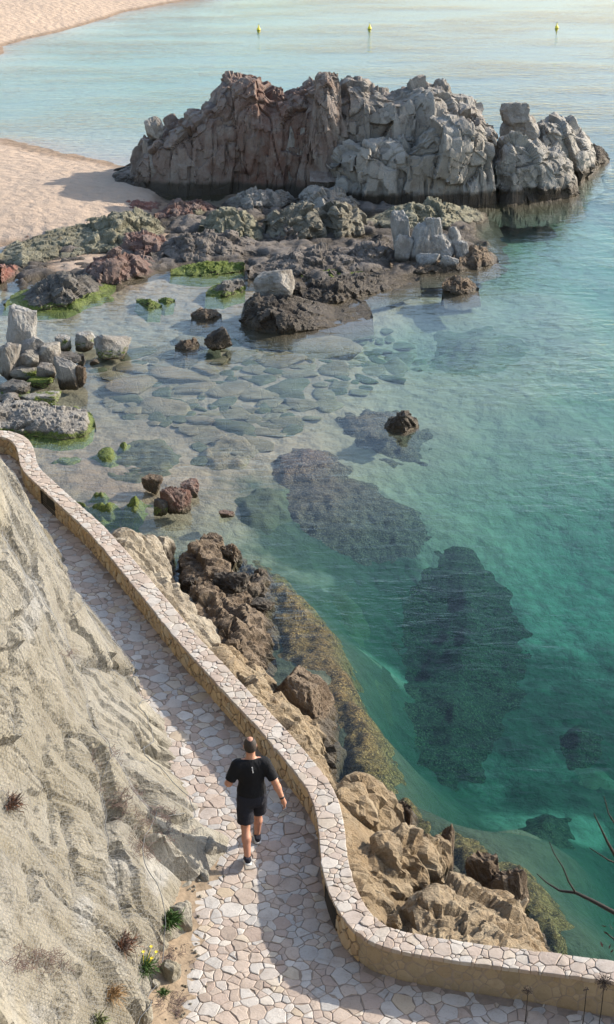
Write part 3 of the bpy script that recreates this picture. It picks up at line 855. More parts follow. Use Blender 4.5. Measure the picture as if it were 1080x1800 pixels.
tag(cliff, kind='structure')
CP_grid = P
def cliff_at(S, H, off):
    """point on the finished cliff surface"""
    fi = np.interp(S, sv, np.arange(len(sv))); fj = np.interp(H, hv, np.arange(len(hv)))
    i = np.clip(fi.astype(int), 0, len(sv) - 2); j = np.clip(fj.astype(int), 0, len(hv) - 2)
    a, b = (fi - i)[..., None], (fj - j)[..., None]
    p = (CP_grid[i, j] * (1 - a) + CP_grid[i + 1, j] * a) * (1 - b) + (CP_grid[i, j + 1] * (1 - a) + CP_grid[i + 1, j + 1] * a) * b
    return p + off * np.array([N_[0] * .8, N_[1] * .8, .6])
def cliff_from_px(px, py):
    """(s, h) of the cliff point seen at a photo pixel"""
    u, v, _ = project(CP_grid)
    d = (u - px) ** 2 + (v - py) ** 2
    i, j = np.unravel_index(np.argmin(d), d.shape)
    return sv[i], hv[j]

# ------------------------------------------------------------------ wire netting draped over the cliff
def net_low(S):     # height of the net's lower edge above the path
    return .28 + .16 * np.sin(S * 1.9) + .10 * np.sin(S * 4.7 + 1) + .55 * np.exp(-((S - 14.2) / .8) ** 2) + .35 * np.exp(-((S - 16.3) / .5) ** 2)
cw, ch = .052, .046
ns_, nh_ = int((23 - 10.5) / cw), int(4.6 / ch)
net = MB(); ends = []
I_, J_ = np.meshgrid(np.arange(ns_), np.arange(nh_), indexing='ij')
s0 = 10.5 + (I_ + .5 * (J_ % 2)) * cw; h0 = .05 + J_ * ch
# drape: the net bridges small hollows, so it follows a smoothed surface
def net_pt(S, H):
    p = sum(cliff_at(S + a, H + b, .035) for a, b in ((0, 0), (.09, 0), (-.09, 0), (0, .09), (0, -.09))) / 5
    q_ = cliff_at(S, H, .02)
    k = ((p - q_) @ np.array([N_[0], N_[1], 0]))[..., None]
    return np.where(k > 0, p, q_)
dn = (s0, h0); up = (s0, h0 + ch * .42)
r_up = (s0 + cw * .5, h0 + ch); l_up = (s0 - cw * .5, h0 + ch)
segs = [(dn, up), (up, r_up), (up, l_up)]
mask = (h0 > net_low(s0))
av, bv = [], []
for a, b in segs:
    av.append(net_pt(*a)[mask]); bv.append(net_pt(*b)[mask])
A = np.concatenate(av); B = np.concatenate(bv)
u_, v_, _ = project(A)
kp = (u_ > -25) & (v_ < 1830) & (v_ > 760)
A, B = A[kp], B[kp]
T = B - A; T /= np.linalg.norm(T, axis=1)[:, None] + 1e-9
X = np.cross(T, np.array([.6, .2, .75])); X /= np.linalg.norm(X, axis=1)[:, None] + 1e-9
Y = np.cross(T, X); r_ = .0024
V = np.stack([A + X * r_, A - X * r_, B - X * r_, B + X * r_], 1).reshape(-1, 3)
Fq = np.arange(len(A) * 4).reshape(-1, 4)
net = empty('wire_netting', cliff_at(np.array(15.0), np.array(.4), .05))
tag(net, 'grey hexagonal wire rockfall netting draped over the pale cliff', 'netting')
mk('wire_mesh', V, Fq, M['wire'], net, sm=False)
print('net segments', len(A))
sc_ = np.arange(10.6, 23, .08)
cb = MB(); cb.tube(net_pt(sc_, net_low(sc_)) + np.array([.03, .01, .01]), .0055, 5); cb.build('edge_cable', M['cable'], net, sm=True)
for (x1, y1, x2, y2) in ((20, 860, 120, 1090), (150, 1290, 205, 1560)):
    a = cliff_from_px(x1, y1); b = cliff_from_px(x2, y2)
    S = np.linspace(a[0], b[0], 40); H = np.linspace(a[1], b[1], 40)
    cb = MB(); cb.tube(net_pt(S, H) + np.array([.012, .004, .008]), .004, 4); cb.build('seam_cable', M['cable'], net, sm=True)

# ------------------------------------------------------------------ soil verge and the slope below the frame
vp = []
for k, (a, b) in enumerate(zip(np.linspace(0, 1, 60), range(60))):
    i = a * (len(VERGE) - 1); j = min(int(i), len(VERGE) - 2); e = VERGE[j] * (1 - i + j) + VERGE[j + 1] * (i - j)
    for m, t in enumerate(np.linspace(0, 1, 16)):
        x = e[0] + .07 + .07 * math.sin(k * 1.3) * (t < .01) - t * 1.5
        vp.append((x, e[1], ZP + .006 + .16 * smooth(t, .02, .5) + .20 * smooth(t, .3, 1.0)))
vp = np.array(vp); 
vp[:, 2] += .035 * fbm(vp * 3.2, 3, 81) * smooth(vp[:, 2] - ZP, .0, .06) + .012 * fbm(vp * 14, 2, 82) * smooth(vp[:, 2] - ZP, .0, .03)
o = mk('soil_verge', vp, gridfaces(60, 16)[:, ::-1], M['soil']); tag(o, kind='structure')
def slope_z(x, y): return ZP - .05 + np.maximum(0, 11.45 - y) * .93
X_, Y_ = np.meshgrid(np.arange(-4, 12, .15), np.arange(-1, 11.9, .15), indexing='ij')
V = np.stack([X_, Y_, slope_z(X_, Y_)], -1); V[..., 2] = np.minimum(V[..., 2], CZ - 1.7)
V[..., 2] += .10 * fbm(V * .9, 4, 91) * smooth(11.6 - Y_, 0, .6) - .1 * smooth(Y_, 11.3, 11.9)
o = mk('rocky_slope', V.reshape(-1, 3), gridfaces(*X_.shape), M['slope'], attrs={'rnd': (u01(h32((X_ * 3).astype(int), (Y_ * 3).astype(int), X_.astype(int) * 0, 3))).ravel() * 0 + .5}); tag(o, kind='structure')
#--ROCKS--
# ================================================================== ROCKS
def rock_relief(P, S, seed, rough, an, tilt, yaw=.3, soft=0.0):
    d1, c1, r1 = joints(P, .44 * S, seed, an, tilt, yaw, .10)
    d2, c2, r2 = joints(P, .16 * S, seed + 9, an, tilt * 1.2 + .15, yaw + .3, .13)
    c2 = c2 * smooth(vnoise(P / S * 2.2, seed + 71), -.1, .3)
    dv, cv, rv = fracture(P, .7 * S, seed + 19, an, tilt, yaw)
    n = fbm(P / S * 4.0, 4, seed + 29); rd = ridged(P / S * np.array([1.6, 1.6, 1.1]), 4, seed + 39)
    k = 1 - soft
    rf_ = ridged(P / S * np.array([5.5, 5.5, 3.2]), 4, seed + 49)
    disp = S * rough * (.115 * d1 * k - .022 * c1 + .036 * d2 * k - .013 * c2 + .035 * dv + .012 * n + (.012 + .045 * soft) * rd + (.004 + .018 * soft) * rf_)
    cl = np.clip(1 - np.abs(fbm(P / S * np.array([1.5, 1.5, .7]), 3, seed + 59)) / .05, 0, 1) * smooth(vnoise(P / S * 1.2, seed + 61), -.2, .2)
    disp = disp - S * rough * .05 * cl
    return disp, .45 * r1 + .3 * r2 + .25 * rv
def ridge_rock(name, front, ridge, depth, mat, n=2.4, rf=.5, zb=0.0, res=.06, rough=1.0, an=(.8, .8, 1.2), tilt=.2, seed=1, parent=None, skirt=.7, size=None, zone=None, endp=4, nuv=(24, 22)):
    """a rock from its waterline and skyline in the photo, `depth` metres from front to back"""
    front = np.array(front, float); ridge = np.array(ridge, float)
    x0, x1 = max(front[0, 0], ridge[0, 0]), min(front[-1, 0], ridge[-1, 0])
    w = np.linalg.norm(at(x1, np.interp(x1, *front.T), zb) - at(x0, np.interp(x0, *front.T), zb))
    nu = int(np.clip(w / res, nuv[0], 420))
    u = np.linspace(0, 1, nu); px = x0 + (x1 - x0) * u
    yb = np.interp(px, *front.T); yt = np.minimum(np.interp(px, *ridge.T), yb - .6)
    B = at(px, yb, zb)
    dep = np.maximum(depth * np.sqrt(np.maximum(1 - np.abs(2 * u - 1) ** endp, 0)), .08)
    Yr = B[:, 1] + dep * rf
    Rr = at_y(px, yt, Yr)
    h = np.maximum(Rr[:, 2] - zb, .02)
    S = size or max(.15, min(h.max() * 1.7, w * .6))
    nf = int(np.clip((h.max() + depth * rf) / res, nuv[1] // 2, 170)); nb = max(8, nf // 2)
    af = np.linspace(0, math.pi / 2, nf); ab = np.arccos(-np.linspace(0, 1, nb) ** .62)[1:]
    rows = []
    for k in np.linspace(1, 0, 7)[:-1]:
        rows.append(np.c_[B[:, 0], B[:, 1] - (1.2 * skirt * k ** .8), np.full(nu, zb - .35 * skirt * k)])
    for a in af:
        t = 1 - max(math.cos(a), 0) ** (2 / n); zz = math.sin(a) ** (2 / n)
        rows.append(np.c_[B[:, 0] + (Rr[:, 0] - B[:, 0]) * t, B[:, 1] + dep * rf * t, zb + h * zz])
    bx = Rr[:, 0] + (Rr[:, 0] - B[:, 0]) * (1 - rf) / rf
    for a in ab:
        t = max(-math.cos(a), 0) ** (2 / 1.25)
        zz = math.sin(a) ** (2 / 1.25) if a < math.pi - 1e-6 else 0.0
        rows.append(np.c_[Rr[:, 0] + (bx - Rr[:, 0]) * t, Yr + dep * (1 - rf) * t, zb + h * zz])
    rows.append(np.c_[bx, B[:, 1] + dep + .25, np.full(nu, zb - skirt)])
    P = np.stack(rows, 1)
    du = np.gradient(P, axis=0); dv = np.gradient(P, axis=1)
    N = np.cross(du, dv); N /= np.linalg.norm(N, axis=-1)[..., None] + 1e-9
    disp, r = rock_relief(P, S, seed, rough, an, tilt)
    fade = np.ones(P.shape[1]); fade[:6] = .12; fade[6:9] = (.3, .6, .85)
    P = P + N * (disp - .02 * S)[..., None] * np.clip(h / (S * .5), .15, 1)[:, None, None] * fade[None, :, None]
    z_ = np.zeros(P.shape[:2]) if zone is None else np.broadcast_to(np.interp(px, *np.array(zone, float).T)[:, None], P.shape[:2])
    return mk(name, P.reshape(-1, 3), gridfaces(*P.shape[:2]), mat, parent, sm=False, attrs={'rnd': r.ravel(), 'zone': z_.ravel()})
_ico = {}
def ico(n):
    if n not in _ico:
        import bmesh
        bm = bmesh.new(); bmesh.ops.create_icosphere(bm, subdivisions=n, radius=1)
        _ico[n] = (np.array([v.co[:] for v in bm.verts]), np.array([[v.index for v in f.verts] for f in bm.faces])); bm.free()
    return _ico[n]
def boulder_shape(seed, sub=4, planes=7, box=.8, rough=.05, sharp=60):
    """an angular block: a bevelled cut of planes, unit sized"""
    D, Fc = ico(sub); r_ = np.random.default_rng(seed)
    Np, dd = [], []
    for ax in ((1, 0, 0), (-1, 0, 0), (0, 1, 0), (0, -1, 0), (0, 0, 1), (0, 0, -1)):
        v = np.array(ax) + r_.normal(0, .16, 3); Np.append(v / np.linalg.norm(v)); dd.append(box * r_.uniform(.88, 1.1))
    for _ in range(planes):
        v = r_.normal(0, 1, 3); v /= np.linalg.norm(v); Np.append(v); dd.append(r_.uniform(.70, 1.02))
    c = D @ np.array(Np).T
    inv = np.clip(c, 1e-3, None) / np.array(dd)
    rr = 1 / (inv ** sharp).sum(1) ** (1 / sharp)
    V = D * rr[:, None]
    d2, c2, r2 = fracture(V, .55, seed + 3, (1, 1, 1), .3)
    V = V + D * (rough * (.9 * d2 - .6 * c2) + rough * .25 * fbm(V * 3.5, 4, seed) + rough * .45 * ridged(V * 7, 4, seed + 4))[:, None]
    return V, Fc, r2
def boulder(name, x0, x1, ytop, ybase, mat, seed, z0=0.0, deep=.9, tilt=(0, 0), yaw=0.0, parent=None, sub=4, sink=.18, planes=7, box=.8, rough=.05, push=0.0):
    """an angular boulder filling photo columns x0..x1 and rows ytop..ybase, standing at height z0"""
    c = at((x0 + x1) / 2, ybase, z0); dep = project(c)[2]
    w = (x1 - x0) * dep / F; d = w * deep
    dp = math.atan2(CZ - c[2], c[1])
    hv = max(.06, ((ybase - ytop) * dep / F - d * .55 * math.sin(dp)) / math.cos(dp))
    V, Fc, r = boulder_shape(seed, sub, planes, box, rough)
    V = V / np.ptp(V, axis=0) 
    V = V * np.array([w, d, hv * (1 + sink)])
    ca, sa = math.cos(tilt[0]), math.sin(tilt[0]); cb, sb = math.cos(tilt[1]), math.sin(tilt[1]); cy, sy = math.cos(yaw), math.sin(yaw)
    V = V @ np.array([[ca, 0, sa], [0, 1, 0], [-sa, 0, ca]]) @ np.array([[1, 0, 0], [0, cb, -sb], [0, sb, cb]]) @ np.array([[cy, -sy, 0], [sy, cy, 0], [0, 0, 1]])
    V[:, 2] += -V[:, 2].min() - hv * sink
    V = V + np.array([c[0], c[1] + d * .5 + push, z0])
    return mk(name, V, Fc, mat, parent, sm=False, attrs={'rnd': r, 'zone': r * 0})
def mound(name, poly, zt, zbot, mat, edge=.8, res=.07, amp=.12, seed=1, zp=0.0, size=1.0, tops=None, parent=None, rel=None, wob=.22):
    """a low reef or slab: a photo outline on level zp raised to zt"""
    if rel is not None:                          # the outline is seen at the level of its top
        for _ in range(3):
            c_ = at(*np.array(poly, float).mean(0), zp)[None, :2]; zp = float(min(ground_z(c_)[0] + rel * .8, zt))
    pl = at(*np.array(poly, float).T, zp)[:, :2]
    x = np.arange(pl[:, 0].min() - .4, pl[:, 0].max() + .4, res); y = np.arange(pl[:, 1].min() - .4, pl[:, 1].max() + .4, res)
    X_, Y_ = np.meshgrid(x, y, indexing='ij'); q = np.stack([X_.ravel(), Y_.ravel()], -1)
    q3 = np.c_[q, q[:, 0] * 0]
    sd = polysd(q, pl) + wob * edge * fbm(q3 * 2.2 / max(.4, size), 3, seed + 5)
    k = smooth(sd, -.15 * edge, edge)
    z = zbot + (zt - zbot) * k
    if rel is not None:                          # raised above the ground it lies on
        g_ = ground_z(q); z = np.minimum(g_ + rel * k - .04 * (1 - k), zt + .06 * fbm(q3 * 1.1, 3, seed + 2))
        z = np.maximum(z, g_ - .06)
    d1, c1, r1 = fracture(q3, .8 * size, seed, (1, 1, 1), .1); d2, c2, r2 = fracture(q3, .28 * size, seed + 3, (1, 1, 1), .1)
    z = z + amp * (.8 * d1 - .4 * c1 + .4 * d2 - .25 * c2 + .5 * ridged(q3 * 1.6 / size, 4, seed + 8)) * (.1 + .9 * k)
    if tops is not None:
        for (a, b, hh, rr) in tops:
            c = at(a, b, zp)[:2]; z = z + hh * np.exp(-((q - c) ** 2).sum(1) / rr ** 2)
    Fc = gridfaces(len(x), len(y)); keep = (sd[Fc] > -.3 * edge - .15).all(1); Fc = Fc[keep]
    used, inv = np.unique(Fc, return_inverse=True)
    V = np.c_[q, z][used]
    return mk(name, V, inv.reshape(-1, 4), mat, parent, attrs={'rnd': (.6 * r1 + .4 * r2)[used], 'zone': used * 0.0})
def bank(name, border, inner, mat, seed, res=.035, size=.9, amp=.12, an=(1, 1, 1), tilt=.4, yaw=.4, parent=None, round_=.25, extra=.35):
    """a shore rock: a surface through (photo x, photo y, height) points, dropping away at its border"""
    B = np.array([at(a, b, c) for a, b, c in border]); I = np.array([at(a, b, c) for a, b, c in inner]) if inner else np.zeros((0, 3))
    A = np.concatenate([B, I])
    x = np.arange(B[:, 0].min() - extra, B[:, 0].max() + extra, res); y = np.arange(B[:, 1].min() - extra, B[:, 1].max() + extra, res)
    X_, Y_ = np.meshgrid(x, y, indexing='ij'); q = np.stack([X_.ravel(), Y_.ravel()], -1)
    sd = polysd(q, B[:, :2])
    z = rbf(A[:, :2], A[:, 2], q)
    z = z - np.maximum(0, round_ - sd) ** 2 / round_ * .9 - np.maximum(0, -sd) * 2.5
    P = np.c_[q, z].reshape(len(x), len(y), 3)
    N = np.cross(np.gradient(P, axis=0), np.gradient(P, axis=1)); N /= np.linalg.norm(N, axis=-1)[..., None] + 1e-9
    disp, r = rock_relief(P, size * 1.6, seed, amp / .10, an, tilt, yaw, .3)
    P = P + N * disp[..., None]
    Fc = gridfaces(len(x), len(y)); keep = (sd[Fc] > -extra).all(1); Fc = Fc[keep]
    used, inv = np.unique(Fc, return_inverse=True)
    return mk(name, P.reshape(-1, 3)[used], inv.reshape(-1, 4), mat, parent, sm=False, attrs={'rnd': r.ravel()[used], 'zone': used * 0.0})
def rock(o, label, cat='rock', group=None): return tag(o, label, cat, group)

# ------------------------------------------------------------------ the islet
isl = empty('rock_islet', at(560, 355, 0) + np.array([0, 3, 0]))
tag(isl, 'large craggy rock islet, reddish brown at left and grey at right', 'rock islet')
zone = [(180, .5), (300, .5), (400, .7), (450, 1), (520, .9), (560, .55), (600, .2), (660, 0), (900, 0)]
ridge_rock('main_crag', [(180, 337), (240, 342), (330, 346), (400, 343), (480, 347), (560, 350), (640, 352), (720, 352), (800, 350), (860, 350), (880, 346)],
    [(180, 334), (200, 308), (235, 298), (243, 262), (250, 240), (275, 232), (295, 216), (330, 199), (360, 184), (376, 158), (390, 138), (430, 128), (456, 132), (478, 160), (500, 163), (530, 150), (552, 139), (562, 140), (600, 146), (612, 138), (640, 139), (650, 153), (690, 154), (715, 152), (735, 144), (775, 147), (790, 166), (800, 176), (838, 184), (846, 206), (862, 214), (872, 250), (878, 300), (880, 345)],
    7.5, M['islet'], n=4.6, rf=.36, res=.05, rough=.9, an=(.62, .7, 1.35), tilt=-.12, seed=101, parent=isl, size=3.0, zone=zone, endp=6, skirt=1.5)
ridge_rock('lower_crag', [(585, 361), (640, 364), (720, 367), (800, 364), (850, 362), (876, 356)],
    [(585, 285), (597, 262), (615, 250), (650, 246), (712, 246), (724, 240), (745, 226), (775, 216), (810, 213), (842, 217), (860, 230), (868, 262), (874, 310), (876, 352)],
    4.2, M['isletgrey'], n=5.0, rf=.36, res=.05, rough=1.15, an=(.85, .85, 1.25), tilt=-.18, seed=131, parent=isl, size=3.2, endp=8, skirt=1.5)
ridge_rock('red_foot', [(185, 340), (235, 345), (290, 346), (320, 344)], [(185, 325), (205, 308), (235, 303), (262, 312), (300, 330), (320, 340)], 3, M['islet'], res=.05, seed=133, parent=isl, size=1.2, zone=[(180, .5), (320, .3)])
ridge_rock('pinnacle', [(545, 300), (575, 302), (605, 298)], [(545, 255), (556, 137), (561, 129), (575, 126), (586, 123), (596, 128), (602, 160), (605, 240)], 2.2, M['islet'], n=3.4, res=.05, rough=.8, an=(.5, .6, 1.8), seed=137, parent=isl, size=1.4, zb=1.2, zone=[(545, .6), (605, .3)])
# blocks standing on and against the crag: x0 x1 ytop ybase z0 push seed deep
for (a, b, c, d, z0, ps, sd, dp) in [(246, 281, 218, 252, 2.3, 1.5, 1, .9), (682, 734, 218, 246, 2.2, .9, 2, .8), (762, 800, 150, 222, 2.8, 1.6, 3, .9), (800, 846, 176, 220, 2.9, 1.6, 4, .9), (722, 762, 190, 238, 2.4, 1.3, 5, .7), (740, 800, 218, 300, .9, .0, 6, .8), (800, 862, 216, 290, 1.1, .3, 7, .9), (830, 872, 262, 352, 0, .3, 8, .9),
        (735, 775, 292, 352, 0, -.3, 9, .8), (775, 812, 305, 358, 0, -.3, 10, .7), (604, 634, 246, 300, 1.0, -.1, 11, .7), (640, 715, 248, 300, 1.0, .1, 12, .6), (520, 550, 208, 280, 1.5, -.2, 13, .7), (500, 530, 215, 300, 1.0, -.3, 14, .7), (540, 575, 225, 290, 1.2, -.2, 15, .7),
        (385, 440, 137, 190, 3.0, 1.2, 16, .9), (435, 478, 150, 200, 2.9, 1.2, 17, .9), (640, 690, 160, 215, 2.6, 1.2, 18, .7), (690, 725, 170, 225, 2.4, 1.2, 19, .7), (575, 612, 190, 260, 1.6, .0, 20, .8), (675, 730, 300, 362, 0, -.2, 21, .8), (250, 300, 250, 330, .3, .2, 22, .8)]:
    boulder('block', a, b, c, d, M['isletgrey'] if a > 590 else M['islet'], 200 + sd, z0, dp, (((sd * 37) % 10 - 5) * .03, .05), ((sd * 53) % 10 - 5) * .08, isl, 4, .3, 10, .86, .09, ps)
o = ridge_rock('rock_outcrop', [(870, 353), (900, 359), (950, 354), (1000, 349), (1019, 344)], [(870, 285), (884, 246), (905, 240), (930, 250), (960, 262), (985, 270), (1000, 290), (1012, 316), (1019, 340)], 4, M['isletgrey'], n=4, rf=.4, res=.05, rough=1.1, an=(.8, .8, 1.1), tilt=.25, seed=141, size=2.3, skirt=1.5, endp=6)
rock(o, 'grey jointed outcrop at the seaward end, in front of the tallest right pinnacle')
oc = empty('rock_outcrop', at(960, 318, 0)); rock(oc, 'rearmost grey outcrop at right with a boulder balanced on its left end')
ridge_rock('crag', [(884, 322), (950, 326), (1020, 320), (1052, 298)], [(884, 240), (900, 228), (938, 218), (950, 204), (975, 200), (1000, 214), (1010, 234), (1030, 246), (1045, 274), (1052, 293)], 4.2, M['isletgrey'], n=4, res=.05, rough=1.0, an=(.7, .8, 1.1), tilt=.3, seed=145, parent=oc, size=2.3, skirt=1.5)
boulder('balanced_boulder', 882, 938, 187, 228, M['isletgrey'], 249, 2.45, .8, (.05, 0), .2, oc, 4, .25, 7, .9, .07, 1.0)
boulder('block', 884, 936, 214, 270, M['isletgrey'], 252, 1.4, .9, (.0, 0), .2, oc, 4, .4, 7, .9, .08, .8)
boulder('block', 905, 955, 212, 250, M['isletgrey'], 247, 1.9, .8, (.2, 0), .2, oc, 4, .3, 6, .8, .06, .8)
o = ridge_rock('low_rock', [(1030, 293), (1050, 294), (1072, 284)], [(1030, 255), (1045, 250), (1060, 262), (1072, 278)], 2, M['dark'], res=.05, seed=149); rock(o, 'small black wet rock at the far right tip of the outcrops')

# ------------------------------------------------------------------ the reef between beach and lagoon
REEF = [
 ('rock_ridge', [(48, 424), (120, 402), (190, 382), (262, 376), (302, 368)], [(48, 415), (100, 386), (130, 370), (165, 366), (200, 356), (240, 352), (272, 358), (302, 364)], 2.8, 'red', 301, 'long brick-red rock ridge along the edge of the sand'),
 ('rock_ridge', [(0, 462), (40, 472), (80, 466), (150, 452), (205, 450), (262, 436), (296, 414)], [(0, 446), (30, 430), (60, 424), (100, 411), (150, 398), (200, 378), (230, 372), (265, 384), (296, 408)], 5, 'olive', 303, 'broken olive-green rock ridge below the brick-red one'),
 ('low_rock', [(0, 500), (20, 492), (46, 479)], [(0, 470), (25, 468), (46, 476)], 1.6, 'red', 305, 'small brick-red rock at the left edge of the photo by a sandy pool'),
 ('rock_ridge', [(192, 442), (230, 454), (270, 454), (304, 444)], [(192, 428), (220, 413), (256, 408), (286, 417), (304, 438)], 2.2, 'redbrown', 307, 'dark red-brown rock with upright ribs in the middle of the reef'),
 ('rock_ridge', [(138, 502), (200, 505), (240, 494), (304, 472)], [(138, 494), (165, 456), (210, 441), (238, 452), (272, 462), (304, 468)], 2.6, 'redbrown', 309, 'brown rock with a red streak just above the lagoon'),
 ('rock_ledge', [(8, 541), (60, 546), (120, 543), (170, 520), (205, 503)], [(8, 534), (50, 515), (90, 490), (130, 484), (165, 488), (205, 498)], 2.6, 'slatealgae', 311, 'grey-brown ledge running into the lagoon behind the green algae'),
 ('low_rock', [(272, 388), (330, 386), (384, 374)], [(272, 376), (308, 354), (350, 352), (384, 366)], 2.0, 'redbrown', 313, 'low purplish rock between the brown tide pool and the sky-blue pool'),
 ('rock_ridge', [(384, 374), (440, 380), (500, 375), (532, 364)], [(384, 364), (420, 341), (460, 335), (496, 333), (515, 345), (532, 360)], 2.4, 'grey', 315, 'grey rock with a pink crest at the foot of the islet'),
 ('rock_ridge', [(524, 374), (580, 387), (642, 376)], [(524, 348), (550, 330), (590, 334), (620, 339), (642, 366)], 2.6, 'grey', 317, 'pale grey knuckled rock right of the pink-crested one'),
 ('rock_slab', [(354, 421), (400, 428), (440, 432), (474, 423)], [(354, 398), (380, 368), (410, 369), (440, 384), (474, 418)], 2.8, 'olive', 319, 'pale olive slab tilting toward the camera beside the sky-blue pool'),
 ('rock_slab', [(468, 420), (500, 428), (560, 428), (584, 414)], [(468, 388), (500, 366), (545, 361), (566, 378), (584, 404)], 2.8, 'oliveslab', 321, 'broad smooth olive-grey slab in the centre of the reef'),
 ('rock_ridge', [(554, 418), (600, 424), (648, 410)], [(554, 374), (590, 352), (616, 356), (636, 376), (648, 400)], 2.4, 'oliveslab', 323, 'angular olive rock right of the broad smooth slab'),
 ('rock_slab', [(476, 430), (510, 432), (548, 428)], [(476, 424), (500, 392), (522, 398), (548, 422)], 1.8, 'slate', 325, 'pyramid-shaped grey rock in front of the broad slab'),
 ('rock_ridge', [(640, 402), (700, 406), (780, 404), (846, 392), (858, 382)], [(640, 388), (700, 368), (756, 352), (800, 364), (842, 374), (858, 379)], 3.2, 'olive', 327, 'dark olive rock shelf along the waterline of the islet'),
 ('rock_ridge', [(264, 458), (330, 465), (400, 460), (474, 448)], [(264, 444), (300, 425), (340, 410), (400, 411), (440, 424), (474, 440)], 3.0, 'slate', 329, 'long crumpled dark grey rock left of the centre of the reef'),
 ('rock_ledge', [(436, 492), (520, 494), (600, 490), (700, 482), (742, 476)], [(436, 474), (500, 448), (560, 438), (620, 446), (700, 460), (742, 472)], 3.4, 'slate', 331, 'low dark layered ledge with green weed across the reef'),
 ('rock_slab', [(582, 474), (640, 472), (704, 464)], [(582, 460), (628, 430), (670, 425), (704, 444)], 2.2, 'slate', 333, 'flat dark slab left of the pale grey blocks'),
 ('rock_ledge', [(515, 532), (580, 538), (640, 522), (700, 506), (738, 494)], [(515, 506), (560, 494), (620, 489), (680, 484), (738, 488)], 2.6, 'dark', 335, 'dark brown layered ledge behind the square-topped rock'),
 ('low_rock', [(778, 516), (810, 519), (842, 513)], [(778, 498), (790, 486), (822, 488), (842, 506)], 1.2, 'darkbrown', 337, 'small brown rock alone in the water below the pale blocks'),
 ('low_rock', [(808, 472), (840, 474), (877, 462)], [(808, 452), (830, 436), (855, 438), (877, 458)], 1.8, 'darkbrown', 339, 'brown weedy rock at the right end of the pale blocks'),
 ('low_rock', [(336, 560), (362, 565), (390, 558)], [(336, 552), (352, 542), (376, 543), (390, 553)], .9, 'darkbrown', 341, 'flat brown rock in the lagoon nearest the square-topped rock'),
 ('low_rock', [(308, 613), (328, 617), (350, 609)], [(308, 607), (322, 597), (342, 595), (350, 603)], .6, 'darkbrown', 343, 'little brown rock beside the dark wedge-shaped rock'),
 ('low_rock', [(362, 520), (395, 523), (432, 512)], [(362, 514), (395, 496), (425, 490), (432, 506)], 1.4, 'slatealgae', 345, 'flat rock edged with green weed in the upper lagoon'),
 ('low_rock', [(240, 530), (262, 543), (285, 541)], [(240, 526), (262, 527), (285, 537)], .7, 'moss', 347, 'larger of two green weedy islets in the upper lagoon'),
 ('low_rock', [(279, 530), (293, 534), (308, 531)], [(279, 526), (293, 523), (308, 527)], .45, 'moss', 349, 'smaller of two green weedy islets in the upper lagoon'),
 ('rock_ledge', [(300, 484), (360, 486), (430, 478)], [(300, 474), (360, 462), (430, 462)], 1.6, 'moss', 351, 'green weedy ledge under the crumpled dark grey rock'),
 ('rock_ledge', [(530, 492), (580, 496), (640, 490)], [(530, 482), (580, 474), (640, 478)], 1.4, 'moss', 352, 'bright green weed patch on the low ledge behind the dark layered one'),
 ('low_rock', [(300, 382), (345, 384), (372, 378)], [(300, 374), (340, 366), (372, 372)], .9, 'olive', 354, 'small olive rock at the rim of the sky-blue pool'),
 ('low_rock', [(640, 436), (672, 440), (700, 432)], [(640, 424), (668, 414), (700, 424)], 1.2, 'dark', 355, 'black wet rock just left of the pale grey blocks'),
]
for (nm, fr, rd, dp, mt, sd, lab) in REEF:
    o = ridge_rock(nm, fr, rd, dp, M[mt], n=1.8, rf=.5, res=.045, rough=1.2, an=(.8, .9, .9), tilt=((sd * 29) % 10 - 5) * .1, seed=sd, endp=3)
    rock(o, lab)
o = mound('reef_shelf', [(0, 468), (60, 440), (200, 400), (300, 375), (460, 352), (640, 352), (760, 362), (860, 382), (872, 462), (740, 488), (640, 518), (520, 538), (436, 520), (440, 492), (330, 474), (260, 492), (150, 520), (60, 542), (0, 530)], .10, -.3, M['slate'], 1.0, .09, .16, 357, 0, 1.6); rock(o, 'low uneven grey-brown rock shelf with tide pools joining the reef rocks', 'rock')
o = mound('algae_ledge', [(68, 540), (110, 534), (150, 518), (185, 512), (212, 516), (208, 524), (170, 534), (140, 546), (100, 548)], .12, -.3, M['moss'], .6, .05, .05, 361, 0, .7); rock(o, 'bright green algae-covered ledge at the tip of the grey-brown ledge')
# pale blocks on the reef
bl = empty('block_outcrop', at(760, 468, 0)); rock(bl, 'cluster of pale grey upright blocks at the seaward side of the reef')
for (a, b, c, d, z0, ps, sd, dp) in [(690, 722, 376, 440, .55, .5, 1, .8), (694, 728, 408, 466, .0, -.1, 2, .8), (722, 768, 398, 462, .25, .5, 3, .8), (752, 782, 388, 448, .5, .6, 4, .8), (742, 800, 408, 462, .1, .0, 5, .8), (786, 812, 402, 450, .35, .4, 6, .8), (800, 826, 424, 466, 0, 0, 7, .8), (730, 772, 440, 472, 0, -.3, 8, .7), (770, 805, 444, 474, 0, -.3, 9, .7)]:
    boulder('block', a, b, c, d, M['pale'], 400 + sd, z0, dp, (((sd * 37) % 10 - 5) * .03, .0), ((sd * 53) % 10 - 5) * .07, bl, 4, .2 if z0 < .2 else .5, 9, .9, .08, ps)
ridge_rock('weedy_foot', [(686, 476), (740, 482), (810, 478), (850, 468)], [(686, 462), (740, 455), (810, 452), (850, 462)], 2.2, M['darkbrown'], res=.045, seed=411, parent=bl)
